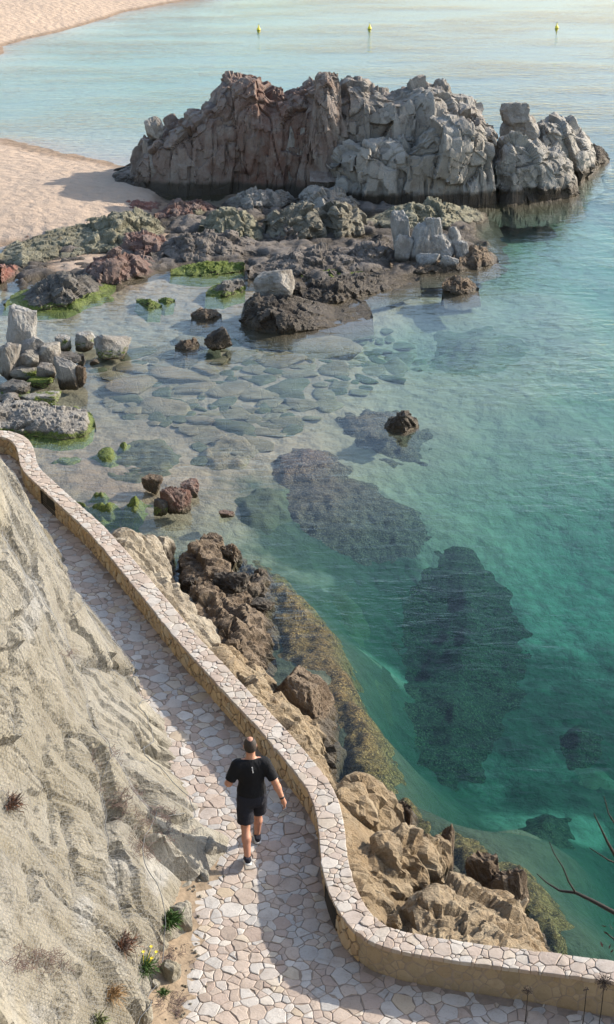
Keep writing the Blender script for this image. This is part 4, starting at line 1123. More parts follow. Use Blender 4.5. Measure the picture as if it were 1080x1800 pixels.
# square-topped dark rock
dk = empty('dark_rock', at(540, 582, 0)); rock(dk, 'dark wet rock with a square grey block on top, alone off the reef')
ridge_rock('wet_base', [(422, 572), (450, 582), (500, 586), (560, 580), (610, 570), (656, 560)], [(422, 562), (436, 532), (455, 520), (500, 524), (540, 538), (600, 548), (656, 556)], 3.2, M['dark'], n=2.4, res=.04, rough=1.2, seed=421, parent=dk)
boulder('grey_block', 449, 521, 484, 532, M['grey'], 422, .6, .8, (.03, 0), .15, dk, 4, .3, 4, .86, .06, .7)

# ------------------------------------------------------------------ left boulders
BOUL = [
 (5, 60, 541, 604, 'pale', 501, .9, .8, (-.08, 0), .3, 'tall pale pointed boulder, highest of the left pile'),
 (18, 76, 582, 632, 'pale', 502, .45, .9, (.1, 0), -.4, 'big angular pale boulder below the pointed one'),
 (-8, 33, 604, 668, 'grey', 503, .1, .9, (-.05, 0), .2, 'upright grey boulder at the left edge of the pile'),
 (34, 70, 616, 652, 'grey', 504, .25, .9, (.15, 0), .5, 'small grey boulder wedged in the middle of the pile'),
 (60, 104, 604, 640, 'grey', 505, .35, .9, (.0, 0), -.2, 'rounded grey boulder at the back right of the pile'),
 (18, 66, 640, 672, 'palealgae', 506, 0, .9, (.1, 0), .1, 'mossy grey boulder at the front of the pile'),
 (64, 100, 638, 676, 'grey', 507, 0, .8, (0, 0), .1, 'square grey boulder left of the upright slab'),
 (96, 138, 626, 684, 'pale', 508, 0, .6, (.06, 0), .15, 'upright grey slab at the front right of the pile'),
 (84, 140, 620, 648, 'slatealgae', 509, .2, .9, (.0, 0), -.1, 'flat-topped dark boulder behind the upright slab'),
 (128, 152, 640, 682, 'darkbrown', 510, 0, .8, (0, 0), .0, 'brown boulder at the right end of the pile'),
 (136, 152, 622, 644, 'slatealgae', 511, .05, .8, (0, 0), .3, 'small dark boulder at the back right end of the pile'),
 (40, 86, 664, 686, 'moss', 512, 0, .9, (0, 0), .3, 'low green mossy boulder in front of the square grey one'),
 (-5, 52, 672, 702, 'slatealgae', 513, 0, .9, (.1, 0), .2, 'flat dark slab with green edges below the pile'),
 (-10, 38, 690, 718, 'grey', 514, 0, .9, (0, 0), -.2, 'flat grey slab at the left edge above the mossy ridge'),
 (34, 110, 688, 716, 'palealgae', 515, 0, .6, (.05, 0), -.15, 'long mossy slab pointing right toward the lagoon'),
 (100, 125, 587, 620, 'palealgae', 516, -.05, .9, (.15, 0), .2, 'slim mossy boulder, leftmost of three standing in the lagoon'),
 (131, 166, 584, 619, 'palealgae', 517, -.05, .9, (0, 0), .5, 'mossy boulder with a white top, middle of three in the lagoon'),
 (167, 232, 587, 633, 'palealgae', 518, -.05, .7, (-.12, .1), -.5, 'largest white-topped boulder, rightmost of three in the lagoon'),
 (157, 174, 632, 643, 'dark', 519, -.03, .9, (0, 0), 0, 'tiny black stone just below the three standing boulders'),
 (358, 406, 582, 620, 'dark', 520, -.05, .6, (.35, 0), -.5, 'dark wedge-shaped rock tilted out of the lagoon'),
 (250, 286, 836, 870, 'darkbrown', 522, -.05, .9, (0, 0), .2, 'small brown rock behind the red-brown pair'),
 (284, 332, 852, 906, 'redbrown', 523, -.05, .8, (.1, 0), .4, 'largest red-brown rock in the shallows by the wall'),
 (314, 351, 844, 876, 'redbrown', 524, -.03, .9, (0, 0), .1, 'smaller red-brown rock touching the largest one'),
 (270, 296, 876, 908, 'slatealgae', 525, -.05, .9, (0, 0), .1, 'small weedy rock left of the largest red-brown one'),
 (384, 413, 896, 913, 'redbrown', 526, -.03, .9, (0, 0), .1, 'tiny reddish rock alone in the shallows right of the pair'),
]
for (a, b, c, d, mt, sd, z0, dp, tl, yw, lab) in BOUL:
    o = boulder('boulder', a, b, c, d, M[mt], sd, z0, dp, tl, yw, None, 4, .12 if z0 < .3 else .5, 8, .92, .05 if mt in ('pale', 'grey', 'palealgae') else .11)
    rock(o, lab, 'boulder')
o = ridge_rock('lone_rock', [(676, 752), (690, 759), (712, 761), (737, 751)], [(676, 748), (686, 737), (700, 729), (714, 724), (728, 733), (737, 747)], .7, M['dark'], n=2.2, res=.025, rough=1.3, seed=521, skirt=.1); rock(o, 'lone black rock breaking the surface over brown reef')
o = ridge_rock('rock_ridge', [(-40, 765), (20, 762), (60, 768), (110, 774), (150, 768), (168, 752)], [(-40, 716), (10, 712), (60, 714), (105, 722), (135, 726), (152, 732), (168, 746)], 2.4, M['greyalgae'], n=2.8, res=.03, rough=1.0, seed=541, size=.8); rock(o, 'rounded grey rock ridge with a green mossy end behind the wall')
MOSS = [([(92, 806), (115, 800), (138, 797), (140, 806), (118, 812)], .06, 551, 'thin green weedy rock near the wall, below the mossy ridge'),
 ([(162, 795), (178, 783), (205, 784), (214, 792), (208, 806), (192, 812)], .2, 552, 'bright green flat rock standing in the lagoon shallows'),
 ([(200, 778), (224, 772), (244, 770), (232, 782), (216, 790)], .14, 553, 'slender bright green rock touching the flat green one'),
 ([(160, 866), (170, 858), (190, 858), (195, 868), (182, 873)], .15, 554, 'small round green rock behind the long mossy bar'),
 ([(112, 874), (124, 868), (165, 876), (205, 872), (216, 880), (212, 898), (170, 896), (130, 886)], .24, 555, 'long mossy rock bar close to the wall'),
 ([(216, 868), (240, 862), (262, 868), (260, 884), (245, 902), (222, 902), (214, 886)], .3, 556, 'mossy green rock with a dark front at the end of the mossy bar'),
 ([(158, 902), (172, 897), (196, 902), (200, 912), (178, 920), (162, 916)], .2, 557, 'small dark mossy rock hugging the wall')]
for (pl, zt, sd, lab) in MOSS:
    o = mound('mossy_rock', pl, zt * .5, -.35, M['moss'], .4, .03, .035, sd, 0, .45, rel=.4); rock(o, lab)

# ------------------------------------------------------------------ shore rocks under the wall
zw = ZP + .25
o = bank('shore_rock', [(200, 940, zw), (222, 932, 1.4), (262, 930, .9), (288, 940, .5), (296, 962, .0), (300, 1000, .0), (318, 1045, .2), (350, 1085, .3), (380, 1118, .6), (372, 1160, zw), (330, 1112, zw), (285, 1058, zw), (240, 1000, zw)],
    [(250, 955, 1.4), (275, 985, 1.2), (290, 1030, 1.2), (265, 990, 1.7), (320, 1080, 1.4), (345, 1110, 1.7)], M['cream'], 601, size=.7, amp=.13, tilt=.3)
rock(o, 'smooth cream rock falling from the wall to the sheltered inlet')
o = bank('shore_rock', [(360, 1130, zw), (400, 1128, 1.3), (440, 1160, .9), (478, 1180, .7), (486, 1215, .5), (520, 1250, .4), (560, 1248, .2), (594, 1262, 0), (594, 1300, 0), (585, 1345, 0), (574, 1372, .3), (566, 1365, zw), (520, 1300, zw), (470, 1240, zw), (420, 1185, zw)],
    [(430, 1180, 1.7), (460, 1210, 1.6), (500, 1275, 1.7), (545, 1290, 1.0), (560, 1320, .9), (550, 1340, 1.5), (480, 1225, 1.2)], M['tan'], 611, size=.7, amp=.12, tilt=.3)
rock(o, 'wedge of tan layered rock below the straight part of the wall')
o = boulder('boulder', 478, 582, 1178, 1282, M['darkbrown'], 621, .1, .95, (.12, .1), .4, None, 5, .3, 5, .84, .08); rock(o, 'big dark brown boulder lodged in the tan rock below the wall', 'boulder')
o = bank('shore_rock', [(582, 1385, zw), (590, 1372, 1.9), (625, 1357, 1.7), (668, 1362, 1.4), (690, 1392, .7), (716, 1410, .2), (728, 1432, 0), (718, 1462, .2), (690, 1475, 1.0), (650, 1500, 1.4), (612, 1490, zw), (600, 1440, zw)],
    [(625, 1385, 1.95), (655, 1385, 1.8), (670, 1420, 1.4), (640, 1440, 1.8), (695, 1430, .8)], M['tan'], 631, size=.6, amp=.13, tilt=.6)
rock(o, 'rounded tan rock knob beside the bend in the wall')
o = bank('shore_rock', [(606, 1480, zw), (650, 1490, 1.7), (700, 1462, 1.5), (745, 1455, 1.3), (778, 1462, .9), (796, 1490, .2), (800, 1530, 0), (790, 1552, .4), (750, 1560, 1.2), (710, 1590, 1.4), (690, 1622, 1.7), (660, 1612, zw), (630, 1572, zw), (614, 1530, zw)],
    [(690, 1500, 1.9), (740, 1490, 1.6), (760, 1520, 1.2), (660, 1540, 1.9), (700, 1550, 1.6), (650, 1570, 1.9)], M['tan'], 641, size=.65, amp=.15, tilt=.7)
rock(o, 'broad tan rock with a deep gully, in the elbow of the wall')
o = bank('shore_rock', [(690, 1625, 1.9), (715, 1580, 1.7), (760, 1545, 1.5), (800, 1548, 1.2), (850, 1562, .9), (900, 1590, .6), (940, 1620, .3), (966, 1650, .1), (970, 1680, .6), (940, 1674, 1.7), (880, 1664, zw), (800, 1655, zw), (740, 1647, zw)],
    [(760, 1590, 1.95), (820, 1590, 1.6), (870, 1620, 1.4), (920, 1640, 1.0), (800, 1630, 2.0), (860, 1645, 1.9), (740, 1620, 1.95)], M['tan'], 651, size=.6, amp=.17, tilt=.7)
rock(o, 'rough grey-tan rock ridge along the last stretch of wall')
for (a, b, c, d, sd, z0, lab) in [(694, 726, 1410, 1460, 661, .3, 'dark-tipped tan rock at the water below the rounded knob'), (820, 884, 1503, 1570, 662, .2, 'upright dark brown rock at the end of the broad tan rock'), (866, 930, 1532, 1612, 663, .0, 'black rock with a yellow weedy top at the water'), (775, 800, 1455, 1520, 664, .3, 'brown rock edge at the seaward side of the gully rock')]:
    o = boulder('boulder', a, b, c, d, M['darkbrown'], sd, z0, .8, (.1, .1), .4, None, 4, .5, 5, .84, .14); rock(o, lab, 'boulder')
o = boulder('debris_lump', 678, 706, 1612, 1636, M['tan'], 671, ZP - .25, .6, (.2, 0), .3, None, 4, .3, 5, .84, .14); rock(o, 'small orange-brown lump in the gully right behind the wall', 'rock')
# dark reef in the inlet
o = bank('shore_reef', [(318, 1012, .2), (310, 985, .2), (345, 950, .3), (400, 950, .15), (440, 975, .0), (470, 1005, -.1), (490, 1050, -.1), (480, 1110, -.05), (470, 1150, .2), (440, 1150, .7), (400, 1120, .9), (372, 1090, .9), (345, 1050, .8)],
    [(370, 990, .3), (400, 1010, -.15), (405, 985, -.05), (380, 1060, .6), (410, 1090, .6), (430, 1120, .55), (450, 1060, .1), (440, 1030, .1), (360, 965, .35)], M['darkbrown'], 681, size=.55, amp=.20, tilt=.3)
rock(o, 'jagged dark brown reef under the cream rock in the inlet')
for (a, b, c, d, sd, mt, z0, lab) in [(372, 440, 1004, 1052, 691, 'dark', .1, 'black angular boulder in the middle of the jagged reef'), (432, 484, 1054, 1080, 692, 'dark', .0, 'flat black boulder at the seaward side of the jagged reef'), (345, 398, 942, 985, 693, 'darkbrown', .0, 'brown knobbly boulder at the far end of the jagged reef'), (320, 352, 1016, 1038, 694, 'dark', .2, 'small black boulder between cream rock and jagged reef'), (385, 425, 958, 990, 695, 'darkbrown', 0, 'brown boulder closing the little pool in the jagged reef'), (314, 345, 970, 1000, 696, 'slatealgae', 0, 'green-topped boulder at the inlet end of the jagged reef')]:
    o = boulder('boulder', a, b, c, d, M[mt], sd, z0, .8, (.1, .0), .4, None, 4, .35, 6, .84, .16); rock(o, lab, 'boulder')
# rock filling under the wall
zb_ = np.linspace(0, 1, 9)
tt = np.linspace(.1, 1.6, 8)
sb = ss[ss > s_of(205, 985, ZP + .4)]
V = np.stack([wall_pt(sb, t, ZP + .05 - .2 * t - 1.2 * max(0, t - .5) ** 1.1) for t in tt], 1)
V[..., 2] += .10 * fbm(V * 2, 3, 700); V[:, 0, 2] = ZP + .1
o = mk('rocky_bank', V.reshape(-1, 3), gridfaces(len(sb), 8)[:, ::-1], M['tan'], attrs={'rnd': np.full(len(sb) * 8, .4), 'zone': np.zeros(len(sb) * 8)}); tag(o, kind='structure')

# ------------------------------------------------------------------ under water
SUB = [('submerged_reef', [(440, 950), (500, 960), (570, 1030), (635, 1110), (660, 1190), (695, 1260), (712, 1330), (670, 1385), (590, 1365), (594, 1280), (540, 1200), (480, 1130), (460, 1050)], -.22, -2.4, 'reefbrown', .7, 'golden brown weedy reef shelf fringing the tan wedge rock'),
 ('submerged_reef', [(680, 1385), (730, 1375), (760, 1420), (752, 1480), (710, 1470)], -.25, -2.4, 'reefbrown', .7, 'brown weedy shelf off the rounded knob'),
 ('submerged_reef', [(740, 1455), (800, 1440), (860, 1480), (880, 1530), (830, 1560), (780, 1540)], -.3, -2.4, 'reefbrown', .7, 'brown weedy shelf off the gully rock'),
 ('submerged_reef', [(860, 1510), (910, 1480), (960, 1510), (990, 1560), (1020, 1630), (1035, 1690), (960, 1700), (930, 1620), (890, 1580)], -.3, -3.0, 'reefbrown', .8, 'brown weedy shelf along the seaward end of the wall'),
 ('submerged_rock', [(720, 1060), (760, 1005), (830, 1000), (890, 1030), (930, 1090), (925, 1170), (890, 1250), (850, 1320), (790, 1345), (730, 1310), (705, 1230), (700, 1130)], -.7, -3.6, 'reefdark', 1.2, 'huge dark weedy boulder under the deep teal water'),
 ('submerged_reef', [(500, 880), (560, 850), (660, 856), (740, 880), (770, 915), (730, 945), (640, 955), (540, 950), (490, 920)], -.4, -1.8, 'reefpurple', .8, 'broad purple-brown reef in front of the lone black rock'),
 ('submerged_reef', [(580, 740), (640, 715), (720, 712), (760, 745), (745, 795), (680, 800), (610, 775)], -.28, -1.6, 'reefpurple', .8, 'brown reef around the lone black rock'),
 ('submerged_reef', [(470, 810), (510, 785), (580, 782), (625, 800), (600, 850), (530, 850), (480, 840)], -.25, -1.2, 'reefpurple', .6, 'orange-brown reef patch left of the broad purple one'),
 ('submerged_reef', [(410, 880), (440, 855), (510, 850), (520, 890), (470, 915), (420, 910)], -.4, -1.0, 'undergreen', .6, 'olive reef patch right of the tiny reddish rock'),
 ('submerged_rock', [(185, 805), (230, 770), (290, 765), (325, 795), (300, 832), (240, 852), (190, 840)], -.14, -.7, 'undergreen', .4, 'large flat green boulder just below the surface by the green rocks'),
 ('submerged_rock', [(345, 790), (390, 758), (440, 762), (460, 790), (430, 820), (370, 825)], -.22, -.9, 'understone', .4, 'large flat brown boulder under the middle of the lagoon'),
 ('submerged_rock', [(830, 1440), (880, 1400), (960, 1405), (1000, 1440), (960, 1485), (880, 1490)], -2.0, -3.4, 'understone', .8, 'pale flat rock deep under the water off the gully rock'),
 ('submerged_rock', [(910, 1380), (960, 1350), (1010, 1365), (1020, 1430), (970, 1465), (915, 1450)], -1.8, -3.6, 'reefdark', .7, 'dark rock deep under the water beside the pale flat one'),
 ('submerged_rock', [(980, 1260), (1020, 1240), (1060, 1260), (1050, 1310), (1000, 1315)], -1.8, -3.2, 'reefdark', .6, 'small dark rock deep under the water at the right edge'),
 ('submerged_rock', [(1000, 1330), (1060, 1315), (1090, 1350), (1060, 1390), (1010, 1385)], -1.9, -3.2, 'understone', .6, 'pale rock deep under the water at the right edge'),
 ('submerged_rock', [(640, 1130), (690, 1110), (712, 1180), (700, 1260), (660, 1240)], -1.3, -3.0, 'undergreen', .7, 'green rock between the brown shelf and the huge dark boulder'),
 ('submerged_rock', [(560, 1030), (620, 1020), (660, 1070), (640, 1120), (590, 1090)], -1.0, -2.4, 'undergreen', .7, 'green rock off the jagged reef, shoreward of the huge dark boulder'),
 ('submerged_reef', [(760, 580), (860, 570), (960, 600), (900, 650), (800, 660), (740, 630)], -1.0, -2.2, 'understone', 1.0, 'broad pale shoal under the water right of the lagoon'),
]
for k, (nm, pl, zt, zb2, mt, ed, lab) in enumerate(SUB):
    deep = zt < -.5
    o = mound(nm, pl, max(zt * .55, -1.2), zb2, M[mt], ed * (2.0 if deep else 1.1), .06, .06, 800 + k * 7, -.25, 1.0 if deep else .6, rel=(.6 if mt == 'reefdark' else .25) if deep else .22, wob=.08 if deep else .2); rock(o, lab)
# flat stones on the lagoon floor
protos = []
for k in range(8):
    V, Fc, r = boulder_shape(900 + k, 3, 9, .9, .07)
    V = V / np.ptp(V, axis=0)
    me = mk('lagoon_stone', V, Fc, M['understone'] if k % 3 else M['undergreen'], origin=(0, 0, 0), attrs={'rnd': r, 'zone': r * 0})
    protos.append(me)
rs = np.random.default_rng(5); placed = []; first = set()
zone_poly = np.array([(170, 640), (300, 615), (420, 610), (560, 600), (700, 610), (760, 660), (700, 700), (590, 735), (560, 780), (470, 800), (400, 850), (340, 840), (330, 780), (230, 760), (160, 700)], float)
for _ in range(2500):
    if len(placed) >= 180: break
    p = np.array([rs.uniform(150, 780), rs.uniform(595, 860)])
    if polysd(p[None], zone_poly)[0] < 2: continue
    z = float(np.interp(p[0], [200, 450, 600, 760], [-.42, -.6, -.9, -1.5]))
    c = at(p[0], p[1], z); w = .45 + 1.8 * rs.random() ** 2
    if any(math.hypot(c[0] - a[0], c[1] - a[1]) < (w + a[2]) * .27 for a in placed): continue
    placed.append((c[0], c[1], w))
    k = rs.integers(0, 8); pr = protos[k]
    if k in first: o = pr.copy(); COL.objects.link(o)
    else: o = pr; first.add(k)
    zg = float(ground_z(np.array([[c[0], c[1]]]))[0]); hh = w * rs.uniform(.12, .24)
    o.location = (c[0], c[1], zg + rs.uniform(-.12, .12) * hh); o.scale = (w, w * rs.uniform(.5, .95), hh); o.rotation_euler = (rs.normal(0, .06), rs.normal(0, .06), rs.uniform(0, 6.28))
    tag(o, 'flat pale stone lying on the shallow lagoon floor under clear water', 'stone', 'flat stones on the lagoon floor')
print('lagoon stones', len(placed))
#--OBJECTS--
# ================================================================== THE WALKER
def surface_nets(Fv, org, h):
    nx_, ny_, nz_ = Fv.shape
    acc = np.zeros((nx_ - 1, ny_ - 1, nz_ - 1, 3)); cnt = np.zeros((nx_ - 1, ny_ - 1, nz_ - 1))
    cs = [(a, b, c) for a in (0, 1) for b in (0, 1) for c in (0, 1)]
    def sub(o): return Fv[o[0]:nx_ - 1 + o[0], o[1]:ny_ - 1 + o[1], o[2]:nz_ - 1 + o[2]]
    for o in cs:
        for ax in range(3):
            if o[ax]: continue
            o2 = list(o); o2[ax] = 1
            f0, f1 = sub(o), sub(o2); m = (f0 < 0) != (f1 < 0)
            t = np.where(m, f0 / np.where(m, f0 - f1, 1), 0)
            for k in range(3): acc[..., k] += np.where(m, o[k] + (t if k == ax else 0), 0)
            cnt += m
    act = cnt > 0; idx = np.full(act.shape, -1); idx[act] = np.arange(act.sum())
    ijk = np.argwhere(act); V = (ijk + acc[act] / cnt[act][:, None]) * h + np.asarray(org)
    Q = []
    ins = Fv < 0
    for ax in range(3):
        a = [slice(1, -1)] * 3; b = [slice(1, -1)] * 3
        a[ax] = slice(0, -1); b[ax] = slice(1, None)
        m = ins[tuple(a)] != ins[tuple(b)]
        p = np.argwhere(m)
        if not len(p): continue
        off = np.ones(3, int); off[ax] = 0
        p = p + off; s = ins[p[:, 0], p[:, 1], p[:, 2]]
        u, v = (ax + 1) % 3, (ax + 2) % 3
        def cell(du, dv):
            c = p.copy(); c[:, u] -= du; c[:, v] -= dv
            return idx[c[:, 0], c[:, 1], c[:, 2]]
        q = np.stack([cell(1, 1), cell(0, 1), cell(0, 0), cell(1, 0)], -1)
        q[~s] = q[~s][:, ::-1]
        Q.append(q)
    Q = np.concatenate(Q)
    return V, Q[(Q >= 0).all(1)]
class SDF:
    def __init__(s, lo, hi, h):
        s.lo = np.array(lo, float); s.h = h
        n = np.ceil((np.array(hi) - s.lo) / h).astype(int) + 1
        g = [s.lo[k] + h * np.arange(n[k]) for k in range(3)]
        s.ax = g; s.F = np.full(n, 1.0)
    def _box(s, lo, hi, pad):
        return tuple(slice(max(0, int((lo[k] - pad - s.lo[k]) / s.h)), max(1, int((hi[k] + pad - s.lo[k]) / s.h) + 2)) for k in range(3))
    def _pts(s, bx):
        return np.stack(np.meshgrid(s.ax[0][bx[0]], s.ax[1][bx[1]], s.ax[2][bx[2]], indexing='ij'), -1)
    def _u(s, bx, d, k):
        f = s.F[bx]
        hh = np.clip(.5 + .5 * (f - d) / k, 0, 1)
        s.F[bx] = f * (1 - hh) + d * hh - k * hh * (1 - hh)
    def cone(s, a, b, ra, rb, k=.025, flat=None):
        """tapered limb; flat=(axis, factor) squeezes it"""
        a, b = np.array(a, float), np.array(b, float); r = max(ra, rb)
        bx = s._box(np.minimum(a, b) - r, np.maximum(a, b) + r, .06); p = s._pts(bx)
        e = b - a; t = np.clip(((p - a) @ e) / (e @ e), 0, 1)
        d = p - a - t[..., None] * e
        if flat is not None: d = d * np.array(flat)
        s._u(bx, np.linalg.norm(d, axis=-1) - (ra + (rb - ra) * t), k)
    def ell(s, c, r, k=.025):
        c, r = np.array(c, float), np.array(r, float)
        bx = s._box(c - r, c + r, .06); p = (s._pts(bx) - c) / r
        n = np.linalg.norm(p, axis=-1); s._u(bx, (n - 1) * r.min() * np.clip(n, .6, 1.5) / np.clip(n, .6, 1.5), k)
    def cut(s, pt, nrm, near=None, rad=9):
        """remove what lies on the side nrm points to (within rad of near)"""
        P_ = s._pts((slice(None),) * 3); d = (P_ - np.array(pt)) @ (np.array(nrm, float) / np.linalg.norm(nrm))
        if near is not None: d = np.where(np.linalg.norm(P_ - np.array(near), axis=-1) < rad, d, -1)
        s.F = np.maximum(s.F, d)
    def hole(s, c, r):
        P_ = s._pts((slice(None),) * 3); s.F = np.maximum(s.F, -(np.linalg.norm((P_ - np.array(c)) / np.array(r), axis=-1) - 1) * min(r))
    def mesh(s): return surface_nets(s.F, s.lo, s.h)

foot = at(438, 1524, ZP + .012)
YAW = R(10)
per = empty('person', foot + np.array([.04, .26, 0]))
tag(per, 'man in black T-shirt and dark shorts walking away along the stone path', 'person')
cyw, syw = math.cos(YAW), math.sin(YAW)
def place(V):
    V = np.asarray(V, float)
    V = V * .93
    return np.stack([V[:, 0] * cyw - V[:, 1] * syw, V[:, 0] * syw + V[:, 1] * cyw, V[:, 2]], -1) + np.array(per.location)
# joints (x right, y forward, z up), mid-stride: right foot leading, left foot behind
J = dict(pel=(0, 0, .95), chest=(0, .03, 1.27), neck=(0, .035, 1.50), lsh=(-.185, .02, 1.43), rsh=(.185, .0, 1.43),
         lel=(-.30, .0, 1.18), lwr=(-.295, .20, 1.05), lhd=(-.275, .27, 1.01), rel=(.30, -.08, 1.18), rwr=(.385, -.12, .95), rhd=(.41, -.115, .865),
         lhip=(-.095, -.01, .92), lkn=(-.10, -.05, .50), lan=(-.105, -.27, .105), rhip=(.095, .01, .92), rkn=(.10, .19, .53), ran=(.10, .27, .115))
J = {k: np.array(v, float) for k, v in J.items()}
def torso(b, o=0.0):
    b.ell((0, .01, 1.00), (.168 + o, .125 + o, .16), .03); b.ell((0, .03, 1.15), (.152 + o, .125 + o, .20), .05)
    b.ell((0, .03, 1.33), (.192 + o, .13 + o, .18), .05); b.cone((-.15, .02, 1.435), (.15, .02, 1.435), .075 + o, .075 + o, .05)
b = SDF((-.52, -.5, -.02), (.56, .5, 1.86), .0085)
torso(b)
b.cone((0, .03, 1.46), (0, .05, 1.60), .064, .058, .03)
HC = np.array([0, .075, 1.685])
b.ell(HC, (.078, .098, .118), .02); b.ell(HC + (0, .035, -.06), (.058, .062, .062), .025)
b.cone(HC + (0, .095, .005), HC + (0, .112, -.03), .010, .016, .012)                    # nose
b.ell(HC + (0, .085, .035), (.05, .018, .014), .015)                                    # brow
b.ell(HC + (0, .088, -.065), (.024, .010, .006), .006)                                  # lips
for sx in (-1, 1): b.ell(HC + (sx * .080, -.002, -.008), (.012, .022, .034), .006)
for q in 'lr':
    b.cone(J[q + 'sh'], J[q + 'el'], .060, .047, .03); b.cone(J[q + 'el'], J[q + 'el'] + (J[q + 'wr'] - J[q + 'el']) * .35, .046, .048, .02); b.cone(J[q + 'el'] + (J[q + 'wr'] - J[q + 'el']) * .3, J[q + 'wr'], .048, .030, .02)
    b.cone(J[q + 'wr'], J[q + 'hd'], .030, .036, .02, (1.0, 1.0, 1.0))
    d = (J[q + 'hd'] - J[q + 'wr']) / np.linalg.norm(J[q + 'hd'] - J[q + 'wr'])
    side = np.array([0, 1., 0]) if q == 'r' else np.array([0, 0, 1.])
    side -= d * (side @ d); side /= np.linalg.norm(side); inw = np.cross(side, d) * (1 if q == 'r' else -1)
    for k, (w, l) in enumerate(((-.027, .062), (-.009, .075), (.009, .080), (.027, .072))):
        r0 = J[q + 'hd'] + side * w + d * .018; m_ = r0 + d * l * .55 + inw * .004; e_ = m_ + d * l * .38 + inw * .028 * (1.3 - k * .15)
        b.cone(r0, m_, .0105, .0098, .006); b.cone(m_, e_, .0098, .0085, .005)
    t0 = J[q + 'wr'] + d * .03 + side * .025; t1 = t0 + d * .035 + side * .026 + inw * .012; b.cone(t0, t1, .014, .0115, .01); b.cone(t1, t1 + d * .03 + inw * .012, .0115, .009, .006)
    b.cone(J[q + 'hip'], J[q + 'kn'], .088, .058, .03); c1 = J[q + 'kn'] + (J[q + 'an'] - J[q + 'kn']) * .33 + np.array([0, -.018, 0])
    b.cone(J[q + 'kn'], c1, .056, .060, .03); b.cone(c1, J[q + 'an'], .060, .038, .03)
    b.cone(J[q + 'an'], J[q + 'an'] + np.array([0, .10, -.05]), .038, .035, .02)
def skinmat():
    t = NT('skin'); pos = t.n('NewGeometry').outputs['Position']; nz = t.noise(pos, 14, 4)
    c = t.mix(nz, (.36, .17, .105), (.46, .235, .155)); s_ = t.bsdf(c, .55, None, .4); return t.m
M['skin'] = skinmat()
def cloth(name, c, sc=9):
    t = NT(name); pos = t.n('NewGeometry').outputs['Position']; f = t.noise(t.stretch(pos, (0, .3, .4), (1, 1, .6)), sc, 4, .6, 1.0); f2 = t.noise(pos, 260, 2)
    nm = t.bump(f, .7, .035); nm = t.bump(f2, .2, .002, nm)
    t.bsdf(t.mix(f, tuple(x * .8 for x in c), tuple(x * 1.2 for x in c)), .85, nm, .2); return t.m
M['shirt'] = cloth('black_shirt_fabric', (.009, .0095, .0115)); M['shorts'] = cloth('dark_shorts_fabric', (.017, .018, .025))
M['hair'] = plain('dark_grey_hair', (.035, .027, .022), .7, .5, 120); M['white'] = plain('white_print', (.75, .75, .75), .6, .03)
M['shoe'] = plain('navy_shoe_fabric', (.016, .018, .028), .75, .2, 60); M['sole'] = plain('white_rubber_sole', (.62, .61, .58), .6, .08, 30)
M['band'] = plain('dark_wristband', (.03, .03, .03), .5)
V, Q = b.mesh(); body = mk('body', place(V), Q, M['skin'], per)
for sx in (-1, 1):
    e = MB(); e.lathe([(.001, -.008), (.008, -.003), (.008, .003), (.001, .008)], (0, 0, 0), 10)
    V = np.concatenate(e.v) + HC + (sx * .03, .083, .012); mk('eye', place(V), e.f, M['hair'], body)
# T-shirt: trunk and two sleeves cut clean at the hems
def shirt_sdf(): return SDF((-.46, -.28, .82), (.46, .32, 1.62), .0085)
g = shirt_sdf()
torso(g, .016); g.ell((0, .02, 1.02), (.186, .148, .20), .03)
g.cone((0, .03, 1.44), (0, .04, 1.51), .088, .078, .03)
g.cut((0, 0, .90), (0, .0, -1)); g.cut((0, .02, 1.515), (0, .30, 1))
for q in 'lr':
    d = J[q + 'el'] - J[q + 'sh']; sl2 = shirt_sdf(); sl2.cone(J[q + 'sh'], J[q + 'el'], .082, .070, .03); sl2.cut(J[q + 'sh'] + d * .82, d)
    hh = np.clip(.5 + .5 * (g.F - sl2.F) / .03, 0, 1); g.F = g.F * (1 - hh) + sl2.F * hh - .03 * hh * (1 - hh)
V, Q = g.mesh(); V = V + .004 * np.stack([fbm(V * 14, 2, 3), fbm(V * 14, 2, 4), V[:, 0] * 0], -1)
shirt = mk('t_shirt', place(V), Q, M['shirt'], per)
def on_back(x, z):
    k = np.argmin((V[:, 0] - x) ** 2 + (V[:, 2] - z) ** 2 + np.where(V[:, 1] < .02, 0, 9)); return V[k]
lg = MB()
for k, (x, z) in enumerate([(.000, 1.452), (.003, 1.436), (.004, 1.418), (.006, 1.402), (.008, 1.388)]):
    p = on_back(x, z); lg.box((x, p[1] - .004, p[2]), (.013 if k % 2 else .016, 0, 0), (0, .003, 0), (0, 0, .011))
mk('shirt_logo', place(np.concatenate(lg.v)), lg.f, M['white'], shirt, sm=False)
d = (J['rel'] - J['rsh']); p = J['rsh'] + d * .70 + np.array([.066, -.035, .0]); lg = MB(); lg.box(p, (.006, .0, .0), (0, .022, .008), (0, 0, .006)); mk('sleeve_logo', place(np.concatenate(lg.v)), lg.f, M['white'], shirt, sm=False)
